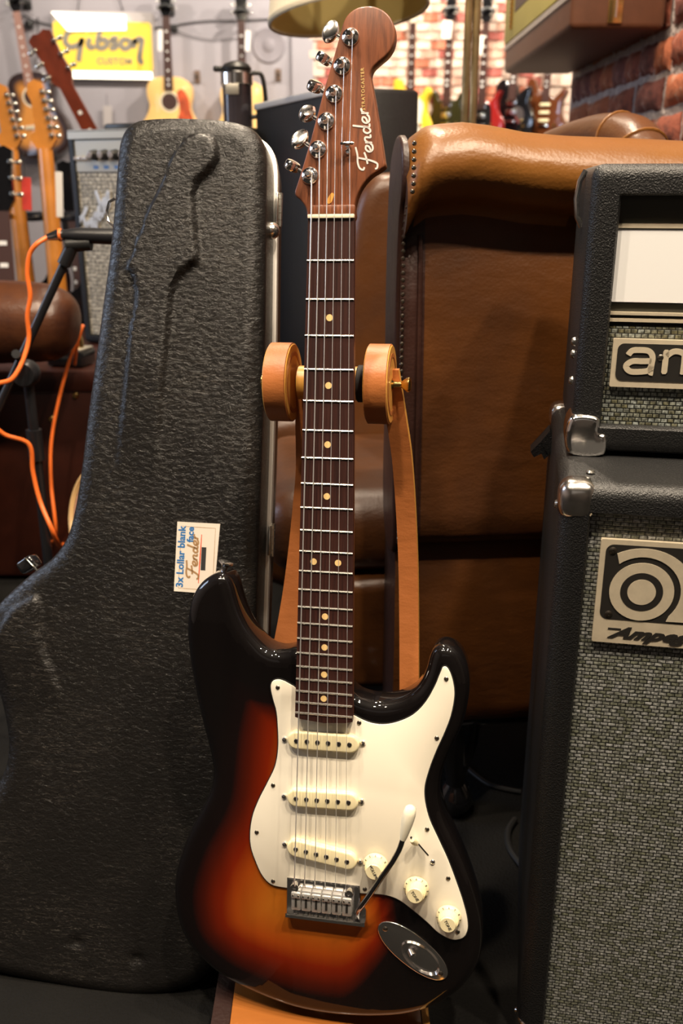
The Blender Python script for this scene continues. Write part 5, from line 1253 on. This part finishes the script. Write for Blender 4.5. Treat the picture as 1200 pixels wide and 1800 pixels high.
bg_guitar('hanging_electric_guitar', 'dark olive double-horn electric guitar hanging on the pale brick wall', hang(792, 38, YE, R(-38), R(-1)), 'sg', 'olive_body', BG_)
bg_guitar('hanging_electric_guitar', 'cherry red double-horn electric guitar hanging on the pale brick wall', hang(855, 40, YE, R(-38), R(-1)), 'sg', 'red_body', BG_, extras=[guard_extra('black_gloss', [(-.07, .09), (.06, .1), (.08, .0), (.07, -.09), (-.03, -.08), (-.09, -.01)])])
bg_guitar('hanging_electric_guitar', 'glossy black electric guitar hanging beside the near brick corner', hang(912, 32, YE, R(-38), R(-2)), 'lp', 'black_body', BG_, extras=[guard_extra('chrome', [(.03, .06), (.08, .05), (.10, .0), (.07, -.05), (.04, -.02)])])
bg_guitar('hanging_electric_guitar', 'brown sunburst electric guitar mostly hidden by the near brick corner', hang(972, 40, YE, R(-38), R(-2)), 'strat', 'brown_body', BG_, inline=True)
# hangers
for (px, py, Y, nm) in ((35, -2, YG, 'dark sunburst acoustic'), (292, 10, YG, 'acoustic beside the yellow sign'), (424, 18, YG, 'acoustic behind the coffee press'), (727, 20, YE, 'yellow electric'), (792, 14, YE, 'dark olive electric'), (855, 16, YE, 'cherry red electric'), (912, 6, YE, 'glossy black electric'), (972, 14, YE, 'brown sunburst electric')):
    p = at_y(px, py, Y); hgr = thing('wall_hanger', 'black wall hanger holding up the ' + nm + ' guitar', 'hanger', Matrix.Translation((p.x, YB - .022 if px > 500 else YB, p.z)), 'wall guitar hangers')
    d_ = Y - hgr.location.y
    mbox('mount_block', (0, -.008, 0), (.05, .016, .07), 'black_plastic', hgr, .003)
    bm = bmesh.new(); tube(bm, [(0, -.01, 0), (0, d_ - .03, 0)], .006, 8)
    tube(bm, [(-.045, d_ + .02, -.012), (-.043, d_ - .03, -.012), (0, d_ - .04, 0), (.043, d_ - .03, -.012), (.045, d_ + .02, -.012)], .008, 8); finish('yoke', bm, 'black_plastic', hgr)
# leaning brown guitar behind combo amp
pL = at_y(118, 152, 3.3)
bg_guitar('leaning_acoustic_guitar', 'dark mahogany acoustic guitar leaning with its neck above the combo amplifier', frame(pL, 0, R(-6), R(25)) @ T4(0, -.61, 0), 'acoustic', 'mahogany', None, 'mahogany', 'mahogany')
# rack guitars seen from behind
def back_frame(px, py, Y, roll): return frame(at_y(px, py, Y), math.pi, R(-8), roll) @ T4(0, -.60, 0)
GR_ = 'maple-neck electric guitars in the floor rack'
bg_guitar('rack_electric_guitar', 'maple-neck electric guitar seen from behind, leftmost in the floor rack', back_frame(18, 262, 3.12, R(-3)), 'strat', 'black_body', GR_, head='maple', inline=True, back=True)
bg_guitar('rack_electric_guitar', 'maple-neck electric guitar seen from behind in the rack left of the combo amplifier', back_frame(78, 262, 2.95, R(-2)), 'strat', 'black_body', GR_, head='maple', inline=True, back=True)
bg_guitar('rack_electric_guitar', 'small dark-headed electric guitar squeezed beside the combo amplifier', frame(at_y(125, 372, 3.5), 0, R(8), 0) @ T4(0, -.6, 0), 'lp', 'black_body', GR_)
bg_guitar('rack_electric_guitar', 'cream-topped electric guitar with white-dotted fretboard at the very left edge', frame(at_y(4, 372, 2.72), 0, R(8), R(0)) @ T4(0, -.6, 0), 'lp', 'cream_body', GR_)
rk = thing('guitar_rack', 'black metal floor rack holding the maple-neck guitars', 'guitar rack', T4(-.95, 3.22, 0))
hz = at_y(60, 383, 2.98).z
mtube('upright_post', [(.02, .12, 0), (.02, .08, hz)], .012, 'black_metal', rk, 10); mtube('crossbar', [(-.35, .08, hz), (.35, .08, hz)], .010, 'black_metal', rk, 10)
mtube('floor_bar', [(-.35, .12, .012), (.35, .12, .012)], .012, 'black_metal', rk, 10)
for px in (22, 82):
    x = at_y(px, 383, 2.95).x + .95; mtube('yoke', [tuple(p) for p in smooth_path([(x - .05, -.17, hz + .01), (x - .045, -.11, hz - .004), (x, -.09, hz - .008), (x + .045, -.11, hz - .004), (x + .05, -.17, hz + .01)], 4)], .008, 'black_metal', rk, 8); mtube('yoke_arm', [(x, -.09, hz - .008), (x, .08, hz)], .007, 'black_metal', rk, 8)
# tags
def hang_tag(label, px0, py0, px1, py1, Y, mat, grp='price tags'):
    a = at_y(px0, py0, Y); b = at_y(px1, py1, Y); c = (a + b) / 2
    t = thing('price_tag', label, 'tag', Matrix.Translation(c)); mbox('card', (0, 0, 0), (abs(b.x - a.x), .003, abs(a.z - b.z)), mat, t, .0008, 1, Matrix.Rotation(R(4), 3, 'Y'))
    mtube('tag_string', [(0, 0, (a.z - b.z) * .48), (.002, .004, (a.z - b.z) * .48 + .07)], .0014, 'cable_black', t, 5); return t
t_ = hang_tag('red and white price tag with printed words hanging on the rack guitar neck', 35, 312, 58, 370, 2.80, 'red_paper')
text('tag_lettering', 'USED GEAR', .022, 'white_paper', t_, T4(0, -.0025, 0) @ Matrix.Rotation(R(90), 4, 'X') @ Matrix.Rotation(R(86), 4, 'Z'), .0003, .0004) if False else None
hang_tag('plain white price tag beside the red tag on the floor rack', 94, 302, 114, 382, 2.80, 'white_paper')
hang_tag('narrow white price tag beside the natural acoustic neck', 276, 52, 287, 90, YG - .05, 'white_paper')
hang_tag('red striped white price tag left of the round wall speaker', 430, 54, 440, 90, YG - .05, 'white_paper')
hang_tag('pale grey price tag swinging below the yellow sign', 180, 186, 198, 222, YB - .03, 'sign_frame')
hang_tag('cream price tag on the dark olive electric guitar', 777, 36, 793, 68, YE - .05, 'paper')
hang_tag('cream price tag on the cherry red electric guitar', 834, 62, 848, 96, YE - .05, 'paper')
# ================================================================== WALL SIGN
sa = at_y(88, 20, YB - .05); sb_ = at_y(274, 139, YB - .05)
SM = frame(Vector(((sa.x + sb_.x) / 2, YB - .002, (sa.z + sb_.z) / 2)), 0, 0, R(-.8)); SW, SH = sb_.x - sa.x, sa.z - sb_.z
SG = thing('lit_wall_sign', 'yellow illuminated shop sign with grey script lettering on the grey wall', 'sign', SM)
slab('sign_box', resample(np.array(rrect(-SW / 2, -SH / 2, SW / 2, SH / 2, .012)), .01), .045, 0, 'sign_frame', SG, r=.004, seg=2)
prism('yellow_panel', rrect(-SW / 2 + .008, -SH / 2 + .045, SW / 2 - .012, SH / 2 - .055, .02), .05, .044, 'sign_yellow', SG)
prism('light_strip', rrect(-SW / 2 + .06, -SH / 2 + .002, SW / 2 - .02, -SH / 2 + .043, .004), .049, .044, 'sign_white', SG)
prism('glare_panel', [(-SW / 2 + .01, SH / 2 - .01), (SW / 2 - .16, SH / 2 - .022), (SW / 2 - .16, SH / 2 - .10), (-SW / 2 + .10, SH / 2 - .11)], .075, .047, 'sign_white', SG)  # glowing panel added as the window reflection on the sign's glass
GIB = [[(.95, .98), (.75, 1.0), (.35, .95), (.12, .7), (.08, .4), (.28, .22), (.55, .28), (.78, .45), (.80, .62)], [(.80, .62), (.66, .0), (.58, -.42)], [(1.15, .62), (1.05, .32), (1.15, .2), (1.32, .28)], [(1.22, .86), (1.23, .82)],
       [(1.62, 1.0), (1.46, .42), (1.48, .22), (1.70, .2), (1.88, .38), (1.80, .56), (1.58, .50)], [(2.36, .60), (2.16, .62), (2.08, .50), (2.26, .38), (2.22, .22), (1.98, .2)],
       [(2.72, .60), (2.52, .52), (2.48, .30), (2.62, .18), (2.84, .28), (2.88, .48), (2.72, .60)], [(3.10, .62), (3.0, .2)], [(3.04, .40), (3.22, .60), (3.38, .58), (3.34, .3), (3.26, -.35), (3.40, -.42)]]
gs = SW * .80 / 3.5; gh = SH * .42
ribbons('sign_lettering', GIB, lambda a, b: (-SW * .39 + a * gs, -SH * .10 + b * gh * .80), SW * .050, .050, 'sign_grey', SG, .004, 6)
text('sign_small_lettering', 'CUSTOM', SH * .135, 'sign_grey', SG, T4(SW * .10, -SH * .235, .051), .001, .0016, space=1.1)
mtube('hanging_cord', [SM.inverted() @ p_ for p_ in [at_y(137, -30, YB - .02), at_y(139, -5, YB - .02), at_y(136, 20, YB - .02)]], .003, 'cable_black', SG, 6)
mtube('hanging_cord', [SM.inverted() @ p_ for p_ in [at_y(205, -30, YB - .02), at_y(208, -5, YB - .02), at_y(216, 20, YB - .02)]], .003, 'cable_black', SG, 6)
cable('black wire strung along the upper grey wall', [at_y(40, 25, YB - .012), at_y(66, 38, YB - .012), at_y(200, 58, YB - .012), at_y(306, 44, YB - .012), at_y(360, 37, YB - .012), at_y(420, 36, YB - .012), at_y(500, 32, YB - .012)], .0035, 'cable_black', None, 'wire', 'wall_wire')
cable('thin wire sagging from the spotlight plug on the grey wall', [at_y(306, 52, YB - .012), at_y(330, 62, YB - .012), at_y(370, 70, YB - .012), at_y(425, 66, YB - .012)], .002, 'cable_black', None, 'wire', 'wall_wire')
cable('thin wire loop beside the leaning mahogany neck', [at_y(66, 30, YB - .012), at_y(66, 90, YB - .012), at_y(64, 112, YB - .012), at_y(72, 114, YB - .012), at_y(78, 104, YB - .012), at_y(70, 92, YB - .012)], .003, 'cable_black', None, 'wire', 'wall_wire')
for (px, py, lab) in ((52, 44, 'small black plug socket beside the sunburst acoustic neck'), (306, 50, 'small black plug socket beside the natural acoustic neck')):
    p = at_y(px, py, YB - .012); o = mbox('wall_socket', (p.x, YB - .02, p.z), (.045, .04, .04), 'black_plastic', None, .008, 2); tag(o, lab, 'socket')
p = at_y(472, 80, YB)
M['speaker_grey'] = P('speaker_grey', '8b868c', .7)
WSK = thing('wall_speaker', 'round grey speaker grille set flat on the grey wall by the lampshade', 'speaker', frame(p)); mlathe('grille', [(0, .006), (.06, .007), (.085, .010), (.092, .012), (.098, .008), (.10, 0), (0, 0)], 'speaker_grey', WSK, 40); mlathe('cone', [(0, .016), (.03, .013), (.04, .007), (0, .007)], 'speaker_grey', WSK, 30)
for (px, py, lab) in ((347, 135, 'empty black wall hook between the two natural acoustics'), (489, 132, 'empty black wall hook under the round speaker')):
    p = at_y(px, py, YB); hk = thing('wall_hook', lab, 'hook', Matrix.Translation(p)); mbox('plate', (0, -.006, 0), (.035, .012, .07), 'inner_dark', hk, .003); mtube('hook_arm', [(0, -.01, 0), (0, -.05, -.01), (0, -.06, .01)], .006, 'black_metal', hk, 8)
# pale corner strip between the grey wall and the brick
sbox('trim_1', (-.30, YB - .035, 0), (-.17, YB, 2.8), 'wall_grey')
